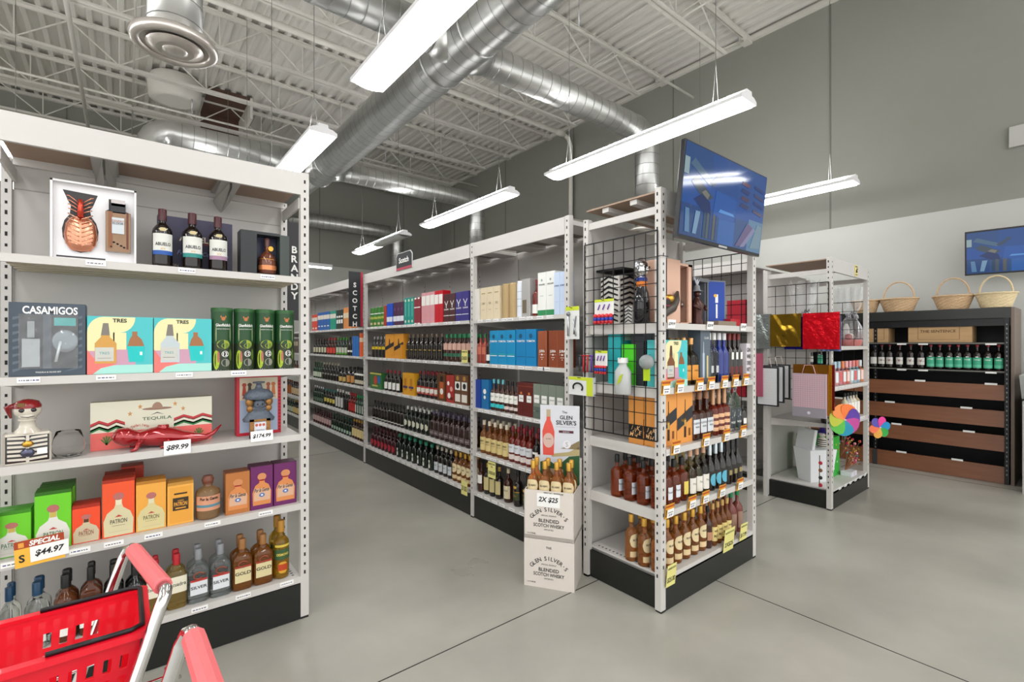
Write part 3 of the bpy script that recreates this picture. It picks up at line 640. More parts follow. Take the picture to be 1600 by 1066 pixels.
srow('M', 1, 578, 599, 4, B(h=.26, g=G_DARK, cap=M('a8a8a8', .4), lab=[(.38, .52, M('d8b820', .5), 1.1)]), 'yellow-banded black bottle')
def jw(g, w_, h):
    g.poly([(-.5*w_, .3*h), (.5*w_, .52*h), (.5*w_, .68*h), (-.5*w_, .46*h)], 0, INK); g.poly([(-.1*w_, .5*h), (.1*w_, .5*h), (.04*w_, .8*h), (-.04*w_, .8*h)], -.0005, M('3a2a18')); g.text('12', .02, .3*w_, .12*h, -.0005, M('8a5a1a'), .02)
srow('M', 1, 600, 628.5, 2, C(.285, M('dd962c', .45), jw), 'orange black-slashed whisky box', 'box', dep=.12)
srow('M', 1, 629, 631, 1, C(.16, M('dd962c', .45)), 'short orange whisky box', 'box')
JWB = lambda h, cap, l2: B(h=h, r=.036, n=4, g=G_DARK, cap=cap, lab=[(.12, .34, M('3a3428', .4), .7, 'point'), (.36, .40, M('b9983c', .4), .7, 'point')]+l2, nr=.36, seg=20)
srow('M', 1, 631.5, 689, 8, JWB(.275, M('6a5a48', .3), []), 'square black slant-label bottle', rows=1)
srow('M', 1, 690, 732.5, 6, B(h=.265, r=.036, g=G_BROWN, cap=M('1f8a58', .4), lab=[(.42, .66, M('cfa796', .5), 1.1), (.18, .3, M('2f6a50', .4), 1.1)]), 'pink-labelled green-capped bottle', rows=2)
srow('M', 2, 578, 596, 1, C(.2, M('35703a', .4), decos(dot(0, .55, .16, M('c0402c')), dot(.3, .6, .14, M('2a6aa8')), rct(-.3, .2, .15, .25, M('c8b860')), rct(-.5, .5, .9, 1.0, M('c8b860'))), nm='gift_tin'), 'wide green whisky gift tin', 'tin')
srow('M', 2, 597, 622, 4, B(h=.25, g=G_DARK, cap=M('a02030', .35), lab=[(.1, .42, WHT, 1.1)]), 'dark red-capped white-label bottle')
srow('M', 2, 629, 647, 2, C(.24, M('dda022', .45), decos(rct(-.2, .2, .2, .75, M('c07a1a')), rct(-.4, .4, .3, .4, M('3a4a8a')))), 'amber yellow whisky box', 'box')
srow('M', 2, 648, 682, 5, B(h=.275, r=.038, g=G_DARK, cap=M('8a1a28', .35), lab=[(.12, .42, M('b03428', .5), 1.1, None, [('8', .03, .3, WHITE, .03), ('BLEND', .012, .18, WHITE)], [(.2, .36, M('e4ddd0'))])]), 'dark bottle with red white label', rows=2)
srow('M', 2, 683, 696, 1, C(.27, M('5e3a1c', .4), decos(rct(-.2, .3, .1, .7, M('b85a28')), rct(-.1, .2, .7, .9, BLACK), dot(.05, .35, .2, WHITE))), 'brown gift box picturing a bottle', 'box')
srow('M', 2, 697, 709, 1, C(.262, M('a8322c', .4), decos(dot(-.2, .7, .15, WHITE), dot(.2, .5, .18, M('e8a8a0')), dot(-.1, .25, .2, WHITE), rct(0, .4, .1, .2, M('5a2a18')))), 'red and white patterned gift box', 'box')
srow('M', 2, 710, 731, 2, C(.275, M('6a4630', .4), decos(rct(-.4, .4, .48, .76, WHITE), dot(0, .62, .24, INK), rct(-.4, .4, .08, .34, M('e8e2d8')), dot(0, .88, .2, M('b8863a')))), 'brown gift box with black medallion', 'box')
srow('M', 3, 579, 602, 5, B(h=.24, g=G_DARK, cap=BLACK, lab=[(.08, .14, M('b8b8b0'), 1.1), (.3, .5, M('2a2420'), 1)]), 'all-black whisky bottle', rows=1)
srow('M', 3, 603, 628, 5, B(h=.25, r=.04, g=G_DARK, cap=M('2a2624', .4), lab=[(.1, .15, M('b8b8b0'), 1.1)], sh=.6, nk=.7), 'black round-shouldered bottle')
srow('M', 3, 629, 668, 6, B(h=.26, r=.038, n=4, seg=20, g=M('0c140d', .1, coat=.4), cap=M('d8d8d0', .4), lab=[(.16, .46, M('d6d6c0', .5), .75, 'point')]), 'square green-black diamond-label bottle', rows=2)
srow('M', 3, 669, 732.5, 8, B(h=.27, r=.042, n=3, seg=20, g=M('38201c', .1, 0, .2, coat=.4), cap=M('5a5068', .35), lab=[(.12, .3, M('6a5a5a', .4), .9, None, [('CUTTY', .012, .2, WHITE)])]), 'brown decanter-style purple-capped bottle', rows=2)
srow('M', 4, 577, 615, 7, B(h=.25, r=.04, g=G_WINE, cap=M('5a2028', .35), lab=[(.12, .42, M('a82436', .45), .9, 'oval')]), 'dark red-oval-label bottle', rows=2)
srow('M', 4, 616, 674, 7, B(h=.27, r=.04, g=M('0f1a12', .1, coat=.4), cap=M('2e8f6e', .45), lab=[(.1, .4, M('d8d8cc', .5), .45, None, [('W', .03, .28, DGR, .03)])], nr=.4), 'dark green-capped bottle, narrow white label', rows=2)
srow('M', 4, 675, 703, 4, B(h=.275, r=.038, g=G_DARK, cap=M('cfc4b0', .4), lab=[(.12, .42, M('c9ced2', .5), 1.0, None, [('WHISKY', .012, .3, INK)])]), 'dark cream-capped bottle, grey label', rows=2)
GOLDC = M('cfa042', .35, .5)
SILV = B(h=.285, r=.038, g=G_AMBER, cap=GOLDC, lab=[(.3, .6, M('e2cfa4', .55), 1.15, 'oval', [('SILVERS', .011, .47, INK, .02)]), (.1, .22, M('e0c79a', .55), 1.1)], nr=.36, cf=.83)
srow('M', 4, 704, 733, 4, SILV, 'gold-capped amber whisky bottle', rows=2)
# ---- FAR bay
srow('F', 0, 487.5, 496, 2, C(.265, M('d8402c', .4), decos(rct(-.5, .5, .6, .82, M('e6ded2')), rct(-.3, .3, .1, .2, WHITE))), 'bright red whisky box', 'box')
srow('F', 0, 496.5, 515, 4, C(.285, M('1b5fae', .4), decos(rct(-.5, .5, .6, .84, M('e6ded2')), rct(-.3, .3, .2, .26, WHITE))), 'royal blue whisky box', 'box')
srow('F', 0, 515.5, 525, 2, C(.282, M('14967e', .4), decos(rct(-.5, .5, .6, .84, M('e6ded2')))), 'jade green whisky box', 'box')
srow('F', 0, 525.5, 536, 3, C(.28, M('22302c', .4), decos(rct(-.4, .4, .3, .5, WHITE), rct(-.4, .4, .6, .7, WHITE))), 'black and white whisky box', 'box')
srow('F', 0, 536.5, 549, 3, C(.3, M('d88a4a', .4), decos(rct(-.5, .5, .5, .75, M('e6d6b8')))), 'orange cream-banded whisky box', 'box')
FAR = [(1, [(487, 508, 5, B(h=.25, g=G_DARK, cap=G_WINE, lab=[(.12, .45, M('c8c4a8'), 1.1)]), 'cream-labelled dark bottle'), (508.5, 522, 3, B(h=.26, r=.04, g=G_BROWN, cap=RED, lab=[(.1, .42, M('d8483a'), 1.1)]), 'red-labelled dark bottle'),
      (522.5, 540, 4, B(h=.26, g=G_GREEN, cap=M('3a9a2a', .4), lab=[(.15, .45, M('c8ccb8'), 1.1), (.05, .15, M('58a02a'), 1.1)]), 'green-capped pale-label bottle'), (540.5, 548.5, 2, B(h=.26, g=G_DARK, lab=[(.2, .3, WHT, 1)]), 'black white-banded bottle')]),
 (2, [(487, 500, 4, B(h=.26, r=.034, g=M('123a20', .1, coat=.4), cap=M('1f5a30', .4), lab=[(.1, .4, M('c8d0bc'), 1.1)]), 'green white-label bottle'), (500.5, 527, 6, B(h=.27, g=G_DARK, cap=M('b8b0a0', .4), lab=[(.3, .4, M('8a8a80'), 1)]), 'black silver-capped bottle'),
      (527.5, 539, 2, B(h=.22, r=.05, g=G_DARK, lab=[(.1, .4, M('c8a860'), 1.1)]), 'squat tan-label bottle'), (539.5, 552, 2, B(h=.24, r=.05, g=G_DARK, lab=[(.1, .5, M('c88a4a'), 1.1)]), 'orange-label squat bottle'), (552.5, 566, 4, B(h=.25, g=G_DARK, cap=BLACK, lab=[(.1, .3, M('c8c0a8'), 1.1), (.55, .65, WHT, 1)]), 'double-white-label dark bottle')]),
 (3, [(487, 503, 5, B(h=.26, g=G_GREEN, cap=SILVER, lab=[(.1, .3, M('5a6a5a'), 1)]), 'dark green silver-capped bottle'), (504, 521, 4, B(h=.25, g=G_DARK, cap=M('2a8a8a', .4), lab=[(.2, .45, M('c8b85a'), 1.1)]), 'teal-capped yellow-label bottle'),
      (521.5, 534, 3, B(h=.28, g=M('2a2a28', .1), cap=WHITE, lab=[(.1, .6, M('c8c8c4'), 1)]), 'long white-label bottle'), (534.5, 542, 2, B(h=.27, g=G_DARK, cap=WHITE), 'white-capped black bottle'), (542.5, 553, 3, B(h=.27, g=G_RED, cap=RED, lab=[(.1, .5, M('b02a2a'), 1.1)]), 'bright red bottle'), (553.5, 567, 4, B(h=.26, g=M('1a3a28', .1, coat=.3), cap=M('2a9a5a', .4), lab=[(.1, .5, M('c8ccc4'), .5)]), 'green-capped slim-label bottle')]),
 (4, [(487, 515, 8, B(h=.24, g=G_WINE, cap=M('4a2a30', .4), lab=[(.2, .55, M('b89a98'), 1.1)]), 'mauve-labelled dark bottle'), (515.5, 547, 8, B(h=.25, g=M('0c2216', .1, coat=.4), cap=M('1a4a30', .4), lab=[(.12, .3, M('9ab0a0'), .9)]), 'deep green bottle'), (547.5, 567, 5, B(h=.27, g=G_BROWN, cap=GOLDC, lab=[(.15, .55, M('d8c48a'), 1.1)]), 'gold-capped cream-label bottle')])]
for si, bl in FAR:
    for (p0, p1, n, fn, d) in bl: srow('F', si, p0, p1, n, fn, d, rows=1)
def mk(c, hh=.28): return Tb(hh, M(c, .4), None, M(c, .3))
srow('F', 1, 549, 558.5, 3, mk('2f6fb8', .27), 'slim blue whisky tube', 'box'); srow('F', 1, 559, 566.5, 1, Tb(.31, M('e0622c', .4), lambda g, r, h: g.arc(r, .62*h, .8*h, 1.2, M('e6c8a8')), M('e0622c', .3)), 'tall orange whisky tube', 'box')
# ---- LAST bay seen through the gap
srow('G', 2, 444.5, 466, 6, B(h=.25, g=G_BROWN, cap=M('3a2a20', .4), lab=[(.1, .5, M('b8723a'), 1.1)]), 'brown orange-label bottle')
srow('G', 1, 444.5, 466, 6, C(.26, M('4a3a34', .4), rct(-.4, .4, .5, .8, M('c8b89a'))), 'dark brown whisky box', 'box')
srow('G', 3, 444.5, 454, 3, B(h=.26, r=.05, g=G_BROWN, cap=M('7a3a1a', .4), lab=[(.05, .6, M('a8602a'), 1.1)]), 'copper-labelled bottle')
srow('G', 3, 454.5, 467, 4, B(h=.25, r=.05, g=G_DARK, cap=M('4a1a1a', .4), lab=[(.1, .55, M('c8b08a'), 1.1)]), 'dark cream-label bottle')
srow('G', 4, 444.5, 456, 4, B(h=.26, r=.045, g=G_GREEN, cap=M('8a8a70', .4), lab=[(.1, .45, M('b0b8a0'), 1.1)]), 'green pale-label bottle')
srow('G', 4, 456.5, 467, 4, B(h=.26, r=.045, g=G_DARK, cap=M('a88a4a', .4), lab=[(.1, .5, M('c8b070'), 1.1)]), 'dark gold-label bottle')
def yellow_sign(lines, loc, rz, w_, h, label, tilt=.0):
    g = MB(); g.box(-w_/2, w_/2, -.001, .001, 0, h, M('e6df8c', .55))
    for (t, hh, z) in lines: g.text(t, hh, 0, z*h, -.0018, INK, .02, .0, wmax=w_*.86)
    o = g.build('price_sign', loc=loc); o.rotation_euler = (tilt, 0, rz); tag(o, label, 'price sign', 'yellow price cards'); return o
SGN = ['THE SCOTCH WHISKY', '750ML']
y_, z_ = PX(769, 747, SX-.012); yellow_sign([('BLENDED SCOTCH', .014, .86), ('750', .012, .68), ('2X$25.00', .03, .3)], (SX-.016, y_, z_), -PI/2, .105, .135, 'yellow price card hanging below the fourth shelf, front scotch bay')
y_, z_ = PX(726, 770, SX-.012); yellow_sign([('2X $25', .05, .45)], (SX-.016, y_, z_-.02), -PI/2, .10, .125, 'yellow 2X $25 price card at the middle scotch bay bottom shelf')
y_, z_ = PX(726.5, 567, SX-.012); yellow_sign([('WHISKY 750', .014, .85), ('2X$25', .035, .35)], (SX-.016, y_, z_), -PI/2, .10, .115, 'pale yellow price card on second shelf, middle scotch bay')
#SECTION4
# ================================================================ MIDDLE RACK GOODS
def rx(px, Y=None): return XatY(px, Y or RY+.03)
def rrow(si, x0, x1, n, fn, desc, cat='bottle', rows=1, rstep=.095, front=None, dep=None):
    w_ = (x1-x0)/n; p = fn(w_); f = RY+.03+(front or 0)
    for k in range(n):
        for rw in range(rows):
            d = ('' if rw == 0 else ('second-row ', 'third-row ', 'fourth-row ')[rw-1])+desc
            lab = f"{d}, {ORD[k]} from corner post, {SHN[si]} shelf, screen rack" if n > 1 or rows > 1 else f"{d}, {SHN[si]} shelf, screen rack"
            put(p, (x0+(k+.5)*w_, f+(dep or min(w_, .09))/2+rw*rstep, RS[si]+.001), 0, lab, cat, f"{desc} on the screen rack" if n*rows > 1 else None)
# bottom shelf
rrow(4, 2.41, rx(1110), 6, lambda w_: SILV(w_*1.0), 'gold-capped amber whisky bottle', rows=3)
rrow(4, rx(1108.5), rx(1116), 1, B(h=.27, r=.036, g=G_BROWN, cap=BLACK, lab=[(.2, .4, M('b9866a'), 1.1)]), 'brown dark-capped whisky bottle', rows=2)
rrow(4, rx(1116.5), rx(1146), 4, B(h=.275, r=.036, g=G_AMBER, cap=M('caa05a', .4), lab=[(.12, .46, M('e5d08a'), 1.15, None, [('AGED', .012, .36, INK, .02), ('RUM', .016, .24, INK, .02)])]), 'amber yellow-label bottle', rows=2)
rrow(4, rx(1146.5), rx(1166), 2, B(h=.30, r=.038, g=M('8a4a42', .08, 0, .3), cap=M('12824a', .4), lab=[(.12, .5, M('9a7a6a'), .9)]), 'green-capped rose-tinted bottle', rows=2)
# fourth shelf
NK = lambda lab: B(h=.265, r=.042, g=M('cf5a26', .03, 0, .85, ior=1.1, coat=.7), cap=BLACK, lab=lab, sh=.6, nk=.72, nr=.3, cf=.82, capr=1.25)
rrow(3, 2.41, rx(1068), 3, NK([(.16, .44, M('dfe3ea'), .62, None, [('Reserve', .012, .33, INK)])]), 'amber black-capped brandy bottle', rows=4, rstep=.1)
rrow(3, rx(1068.5), rx(1081), 1, NK([(.16, .46, M('e3cc62'), .62)]), 'red brandy bottle with yellow label', rows=3, rstep=.1)
rrow(3, rx(1081.5), rx(1112), 3, B(h=.30, r=.042, g=G_YEL, cap=M('d8a98a', .4), lab=[(.1, .42, M('e9e6dc'), 1.0, None, [('Pear', .014, .3, M('7a7a6a'))])], sh=.5, nk=.66), 'golden white-labelled brandy bottle', rows=2)
rrow(3, rx(1112.5), rx(1139), 3, B(h=.33, r=.042, g=G_DARK, cap=M('c9d6dc', .3, .6), lab=[(.1, .34, M('5fb3cc'), .9, 'oval')], sh=.38, nk=.62, cf=.7), 'black blue-label silver-foil wine bottle', rows=2)
rrow(3, rx(1139.5), rx(1163), 3, B(h=.33, r=.042, g=G_DARK, cap=M('2e2c30', .3), lab=[(.2, .3, M('9a8a5a'), .6)], sh=.38, nk=.62, cf=.7), 'black-foil sparkling wine bottle', rows=2)
# third shelf: orange boxes, square bottles
def jwbig(g, w_, h):
    g.poly([(-.5*w_, .24*h), (.5*w_, .46*h), (.5*w_, .68*h), (-.5*w_, .46*h)], 0, M('2b2d33', .5)); g.poly([(-.07*w_, .1*h), (.07*w_, .1*h), (.07*w_, .5*h), (.02*w_, .62*h), (.02*w_, .8*h), (-.02*w_, .8*h), (-.02*w_, .62*h), (-.07*w_, .5*h)], -.0004, M('3a2410', .4))
    g.rect(-.06*w_, .06*w_, .3*h, .42*h, -.0008, M('c9a050')); g.rect(.22*w_, .34*w_, .12*h, .26*h, -.0006, M('7a4a1a')); g.text('WALKER', .02, -.1*w_, .42*h, -.0007, GLD, .01, .0, wmax=.3*w_)
def jwside(g, x, y0, y1, h, t=('JAME', '')):
    g.add([(x-.0008, y1, .1*h), (x-.0008, y0, .1*h), (x-.0008, y0, .33*h), (x-.0008, y1, .33*h)], [(0, 1, 2, 3)], M('17181c', .5))
def jwc(w_):
    g = MB(); h = .335; d = .11; wd = w_*.97; g.rbox(-wd/2, wd/2, -d/2, d/2, 0, h, M('e39a4c', .45), .0015)
    g.T = Matrix.Translation((0, -d/2-.0008, 0)); jwbig(g, wd, h)
    g.T = Matrix.Translation((-wd/2-.0009, 0, 0)) @ Matrix.Rotation(-PI/2, 4, 'Z')
    g.rect(-d/2+.002, d/2-.002, .1*h, .34*h, 0, M('17181c', .5))
    for i, (a, b) in enumerate((('J', (-.028, .29)), ('A', (-.008, .25)), ('K', (.02, .29)), ('M', (-.03, .17)), ('H', (0, .15)), ('E', (.032, .21)))): g.text(a, .026, b[0], b[1]*h, -.0006, M('e9b77a'), .02, .3)
    return g.build('whisky_box')
rrow(2, 2.434, rx(1086), 2, jwc, 'big orange black-slashed whisky box', 'box', rows=2, rstep=.115, dep=.11, front=.015)
rrow(2, rx(1084.5), rx(1117), 3, B(h=.30, r=.043, n=5, seg=24, g=G_BROWN, cap=M('9a6a4a', .3), lab=[(.14, .44, M('d9dde3'), .78, None, [('GENTLE', .012, .36, INK), ('MAN', .012, .28, INK)])], sh=.52, nk=.62, nr=.38, cf=.84), 'square white-label whiskey bottle', rows=2)
rrow(2, rx(1117.5), rx(1144), 3, B(h=.31, r=.04, g=M('8a2c16', .05, 0, .5), cap=M('c99a74', .35, .3), lab=[(.1, .18, M('e8b98f'), 1.0), (.24, .32, M('e8b98f'), 1.0), (.38, .46, M('e8b98f'), 1.0)], cf=.66, nk=.64, sh=.54), 'orange-striped copper-necked bottle', rows=2)
rrow(2, rx(1143.5), rx(1162), 2, B(h=.325, r=.048, g=G_CLEAR, cap=M('8a9a9a', .3), lab=[(.08, .5, M('3a4248', .3), .85, None, [('Z', .05, .38, WHITE, .03), ('VODKA', .014, .2, WHITE, .02)])], sh=.58, nk=.82, nr=.3, cf=.9), 'tall clear dark-label vodka bottle')
rrow(2, rx(1163), rx(1169), 1, B(h=.2, r=.03, g=G_DARK, lab=[(.2, .4, WHT, .8)]), 'small black bottle beside back post')
# second shelf
def tres(bottlecol, capcol, small=False):
    def f(g, w_, h):
        TQ = M('4fc0c4', .5); CR = M('e9e3ae', .5); CO = M('f07a74', .5); MV = M('c99ab0', .5); LT = M('a6ddd2', .5)
        g.rect(-.5*w_, .5*w_, 0, h, 0, TQ); g.rect(-.5*w_, .22*w_, .02*h, .42*h, -.0002, MV)
        g.poly([(-.5*w_, .4*h), (-.5*w_, .72*h)]+[(-.5*w_+.24*w_*(1-math.cos(a)), .72*h+.27*h*math.sin(a)) for a in [PI/2*i/6 for i in range(1, 7)]]+[(.22*w_, .99*h)]+[(-.02*w_+.24*w_*math.cos(a), .99*h-.27*h*math.sin(a)) for a in [PI/2*i/6 for i in range(1, 7)]]+[(-.1*w_, .72*h), (-.1*w_, .4*h)], -.0004, CR)
        g.rect(-.12*w_, .08*w_, .42*h, .72*h, -.0004, CR)
        g.poly([(-.5*w_, 0), (-.5*w_, .42*h), (-.42*w_, .3*h), (-.36*w_, .22*h), (-.1*w_, .17*h), (0, .12*h), (-.42*w_, 0)], -.0006, CO)
        g.poly([(-.42*w_, 0), (-.3*w_, .1*h), (-.1*w_, .15*h), (.22*w_, .15*h), (.22*w_, 0)], -.0007, LT); g.rect(.22*w_, .5*w_, 0, .15*h, -.0007, LT)
        g.poly([(-.39*w_, .18*h), (-.07*w_, .18*h), (-.07*w_, .53*h), (-.17*w_, .64*h), (-.17*w_, .67*h), (-.3*w_, .67*h), (-.3*w_, .64*h), (-.39*w_, .53*h)], -.0009, bottlecol)
        g.rect(-.385*w_, -.11*w_, .22*h, .46*h, -.0012, M('c9c9c2', .5)); g.text('TRES', .012, -.25*w_, .36*h, -.0015, M('3aa0a0')); g.rect(-.35*w_, -.15*w_, .27*h, .275*h, -.0015, INK)
        g.poly([(-.3*w_, .67*h), (-.17*w_, .67*h), (-.19*w_, .88*h), (-.27*w_, .88*h)], -.001, capcol)
        g.poly([(.12*w_, .2*h), (.35*w_, .2*h), (.37*w_, .48*h), (.09*w_, .48*h)], -.0009, M('17c2c0', .4)); g.poly([(.1*w_, .48*h), (.36*w_, .48*h), (.32*w_, .6*h), (.25*w_, .67*h), (.25*w_, .74*h), (.17*w_, .74*h), (.17*w_, .67*h), (.13*w_, .6*h)], -.001, M('9a6a48', .35, .5))
        g.rect(.29*w_, .33*w_, .32*h, .38*h, -.0012, WHITE); g.text('TRES', .018, -.02*w_, .93*h, -.0012, INK, .03)
    return f
rrow(1, 2.434, rx(1071), 1, C(.28, M('4fc0c4', .5), tres(M('7a4a28', .3), M('5a3a28', .3)), dd=.12), 'turquoise and cream tequila gift box', 'box')
rrow(1, rx(1071), rx(1094), 2, B(h=.295, r=.04, n=4, seg=20, g=G_GOLD, cap=M('d8a060', .3, .4), lab=[(.1, .42, M('e39a3e'), .8, None, [('ANEJO', .012, .3, INK)])], nr=.36), 'golden orange-label tequila bottle', rows=2)
def glasses(g, w_, h): g.rect(-.3*w_, -.1*w_, .1*h, .55*h, 0, M('b8c6d8', .3)); g.poly([(-.24*w_, .55*h), (-.16*w_, .55*h), (-.18*w_, .75*h), (-.22*w_, .75*h)], 0, M('b8c6d8')); g.rect(.12*w_, .28*w_, .1*h, .5*h, 0, M('d8c98a', .3)); g.text('CLASE', .014, .1*w_, .82*h, 0, WHITE)
rrow(1, rx(1094.5), rx(1110), 1, C(.36, M('5a6672', .4), glasses), 'tall slate gift box with two glasses pictured', 'box')
rrow(1, rx(1110.5), rx(1126), 2, B(h=.33, r=.036, g=G_CLEAR, cap=WHITE, lab=[(.2, .34, M('c9ccd0', .4), .5)], nr=.4), 'tall clear white-capped vodka bottle', rows=2)
rrow(1, rx(1126.5), rx(1142), 2, B(h=.33, r=.038, g=G_BLUE, cap=M('e9e9ec', .4), lab=[(.1, .16, M('1c2f7a'), .8)], nr=.4), 'cobalt blue white-capped bottle', rows=2)
rrow(1, rx(1142.5), rx(1163), 3, B(h=.33, r=.038, g=G_DARK, cap=M('7a2a28', .4), lab=[(.45, .6, WHT, .5), (.1, .3, M('6a2a28'), .8)], nr=.4), 'black red-capped bottle', rows=2)
def bagpat(g, w_, h):
    for i in range(5): g.text(('DRINKS', 'PARTY', 'CHEERS', 'WINE', 'GIN')[i], .03, 0, (.1+i*.18)*h, 0, INK, .02, wmax=.9*w_)
rrow(1, rx(1163.5), rx(1170), 1, C(.26, M('d9d2d8', .5), bagpat, nm='gift_bag'), 'white gift bag with dark lettering', 'bag')
# boxes standing behind, seen through the open left side
o = carton(.16, .1, .255, M('53d62a', .45), decos(rct(-.3, .3, .4, .5, M('3aa81c'))), 'tequila_box'); put(o, (2.50, 1.86, RS[1]+.001), -.9*0-PI/2*0, 'bright green box behind the wire grid, second shelf', 'box')
o = carton(.15, .1, .36, M('35bcc4', .45), decos(rct(-.2, .2, .78, .92, M('d8f0f0'))), 'tequila_box'); put(o, (2.52, 1.99, RS[1]+.001), 0, 'cyan box peeking over the green box, second shelf', 'box')
for k in range(3):
    o = carton(.085, .09, .35, M('2e3238', .5), None, 'tequila_box') if k == 0 else copy_tree(o)
    put(o, (rx(1040)+.09*k+.3*0, 1.80, RS[1]+.001), 0, f'tall charcoal box behind the turquoise gift box, {ORD[k]} from corner post', 'box', 'charcoal boxes on the screen rack')
# top shelf
z1 = RS[0]+.001
zb = E('zebra_gift_box', (2.62, 2.07, z1)); tag(zb, 'zebra-striped gift box with open black lid behind the wire grid', 'gift box')
g = MB(); g.rbox(-.11, .13, -.07, .09, 0, .33, M('d8d6d0', .4), .003)
ZB = M('16161a', .4)
for i in range(9):
    z = .015+i*.034; g.T = Matrix.Translation((-.111, 0, 0)) @ Matrix.Rotation(-PI/2, 4, 'Z'); g.poly([(-.085, z), (-.02, z+.03), (.06, z+.005), (.06, z+.016), (-.02, z+.046), (-.085, z+.014)], 0, ZB)
    g.T = Matrix.Translation((0, -.0715, 0)); g.poly([(-.1, z), (0, z+.03), (.12, z+.005), (.12, z+.018), (0, z+.045), (-.1, z+.014)], 0, ZB)
g.T = None; g.build('body', zb); MB().box(-.13, .16, -.11, .11, .36, .375, ZB).box(.0, .05, -.1, .05, .33, .36, ZB).build('lid', zb)
g = MB(); g.rbox(-.05, .05, -.03, .03, 0, .12, M('dcdcd8', .4), .003)
for i in range(5): g.T = Matrix.Translation((-.051, 0, 0)) @ Matrix.Rotation(-PI/2, 4, 'Z'); z = .01+i*.022; g.poly([(-.028, z), (0, z+.016), (.028, z), (.028, z+.008), (0, z+.024), (-.028, z+.008)], 0, ZB)
g.T = None; tag(g.build('zebra_glass_box', loc=(2.55, 1.92, z1)), 'small zebra-striped box in front of the big striped gift box', 'gift box')
sb = E('ornate_tequila_bottle', (2.475, 1.80, z1)); tag(sb, 'tall dark bottle with a silver head stopper behind the wire grid', 'bottle')
g = MB(); g.lathe([(.035, 0), (.05, .01), (.052, .13), (.042, .19), (.03, .22), (.03, .26)], M('26262a', .08, .3, coat=.6), 18); g.build('body', sb)
g = MB(); g.lathe([(.031, .23), (.033, .235), (.033, .255), (.031, .26)], M('e07a20', .4), 14); g.lathe([(.034, .262), (.036, .28), (.03, .285)], G_BLUE, 14); g.build('collar_band', sb)
g = MB(); g.ball((0, 0, .335), .048, CHROME, 18, 12, (.85, 1, 1.15)); g.ball((-.01, -.045, .33), .012, CHROME, 8, 6); 
for s in (-1, 1): g.ball((s*.018, -.04, .345), .009, BLACK, 8, 6)
g.tube([(math.cos(a)*.06, .0, .335+math.sin(a)*.065) for a in [PI*i/10 for i in range(11)]], .009, SILVER, 8); g.lathe([(.02, .26), (.024, .29)], CHROME, 12); g.build('head_stopper', sb)
pb = E('presentation_box', (2.70, 1.78, z1)); tag(pb, 'open pink-beige presentation case holding a figurine bottle', 'gift box'); PK = M('d9b09a', .5)
a, b = -.15, .15
g = MB(); g.box(a, b, .10, .115, 0, .40, PK); g.box(a, a+.012, -.1, .115, 0, .4, PK); g.box(-.005, .007, -.1, .1, 0, .4, PK); g.box(b-.012, b, -.1, .1, 0, .385, PK); g.box(.007, b-.012, -.1, .1, .37, .385, PK); g.box(a, b, -.1, .1, 0, .012, PK); g.box(a, -.005, -.1, -.088, .012, .40, PK); g.box(b-.05, b, -.1, -.088, 0, .385, PK); g.build('case', pb)
MB().box(.008, b-.013, .09, .099, .013, .369, BLACK).build('lining', pb); MB().tube([(.115, .04, .06), (.115, .035, .27)], .012, M('c81f38', .3), 8).build('red_tassel', pb)
def figurine(name, body, hat, loc, s, label):
    o = E(name, loc); o.scale = (s, s, s); tag(o, label, 'bottle')
    g = MB(); g.lathe([(.04, 0), (.045, .015), (.03, .05), (.038, .09), (.045, .13), (.02, .165), (.016, .18)], body, 14); g.build('body', o)
    g = MB(); g.ball((0, -.002, .2), .022, body, 12, 8); g.ball((0, -.022, .198), .005, hat, 6, 5); g.build('head', o)
    g = MB(); g.lathe([(.045, .215), (.02, .225), (.018, .25), (.0, .262)], hat, 14)
    for s_ in (-1, 0, 1): g.tube([(0, 0, .25), (s_*.02, 0, .285), (s_*.035, 0, .30)], .005, hat, 6)
    g.build('hat', o)
    for s_ in (-1, 1): MB().tube([(s_*.035, 0, .15), (s_*.065, -.02, .12), (s_*.03, -.045, .1)], .01, body, 8).build('arm', o)
    return o
figurine('figurine_bottle', M('b9a9a2', .25, .6), SILVER, (2.77, 1.78, z1+.012), 1.15, 'silver and pink figurine bottle inside the beige case')
figurine('figurine_bottle', M('4a2a24', .2, .3), M('c9ccd4', .25, .6), (2.97, 1.72, z1), 1.05, 'dark brown figurine bottle before the open blue case')
g = MB(); g.tube([(-.1, 0, .02), (-.04, 0, .07), (.03, 0, .1), (.08, 0, .15), (.1, 0, .2)], .03, M('4a443c', .3, .2), 12, rr=[.012, .034, .036, .026, .008]); g.ball((-.0, -.01, .15), .026, GOLD, 12, 8, (1.4, 1, 1)); g.cb((-.06, -.01, .125), (.09, .03, .05), M('7a2a34', .4)); g.cb((-.06, -.028, .125), (.07, .006, .03), M('1c1614', .4))
o = g.build('cannon_bottle', loc=(2.545, 1.66, z1)); tag(o, 'leaning dark horn-shaped bottle with gold cap and maroon label', 'bottle')
bb = E('presentation_box', (3.08, 1.87, z1)); tag(bb, 'open grey and blue presentation case with hinged door', 'gift box'); GR = M('6f7276', .4); BL = M('0f3fa0', .5)
g = MB(); g.box(-.17, .13, .09, .105, 0, .33, GR); g.box(-.17, -.155, -.08, .1, 0, .33, GR); g.box(.115, .13, -.08, .1, 0, .33, GR); g.box(-.18, .14, -.1, .105, .31, .335, GR); g.box(-.17, .13, -.08, .1, 0, .012, GR); g.build('case', bb)
MB().box(-.154, .03, .08, .089, .013, .309, BL).box(.03, .114, .08, .089, .013, .309, BLACK).box(-.154, -.15, -.07, .08, .013, .309, BL).build('lining', bb)
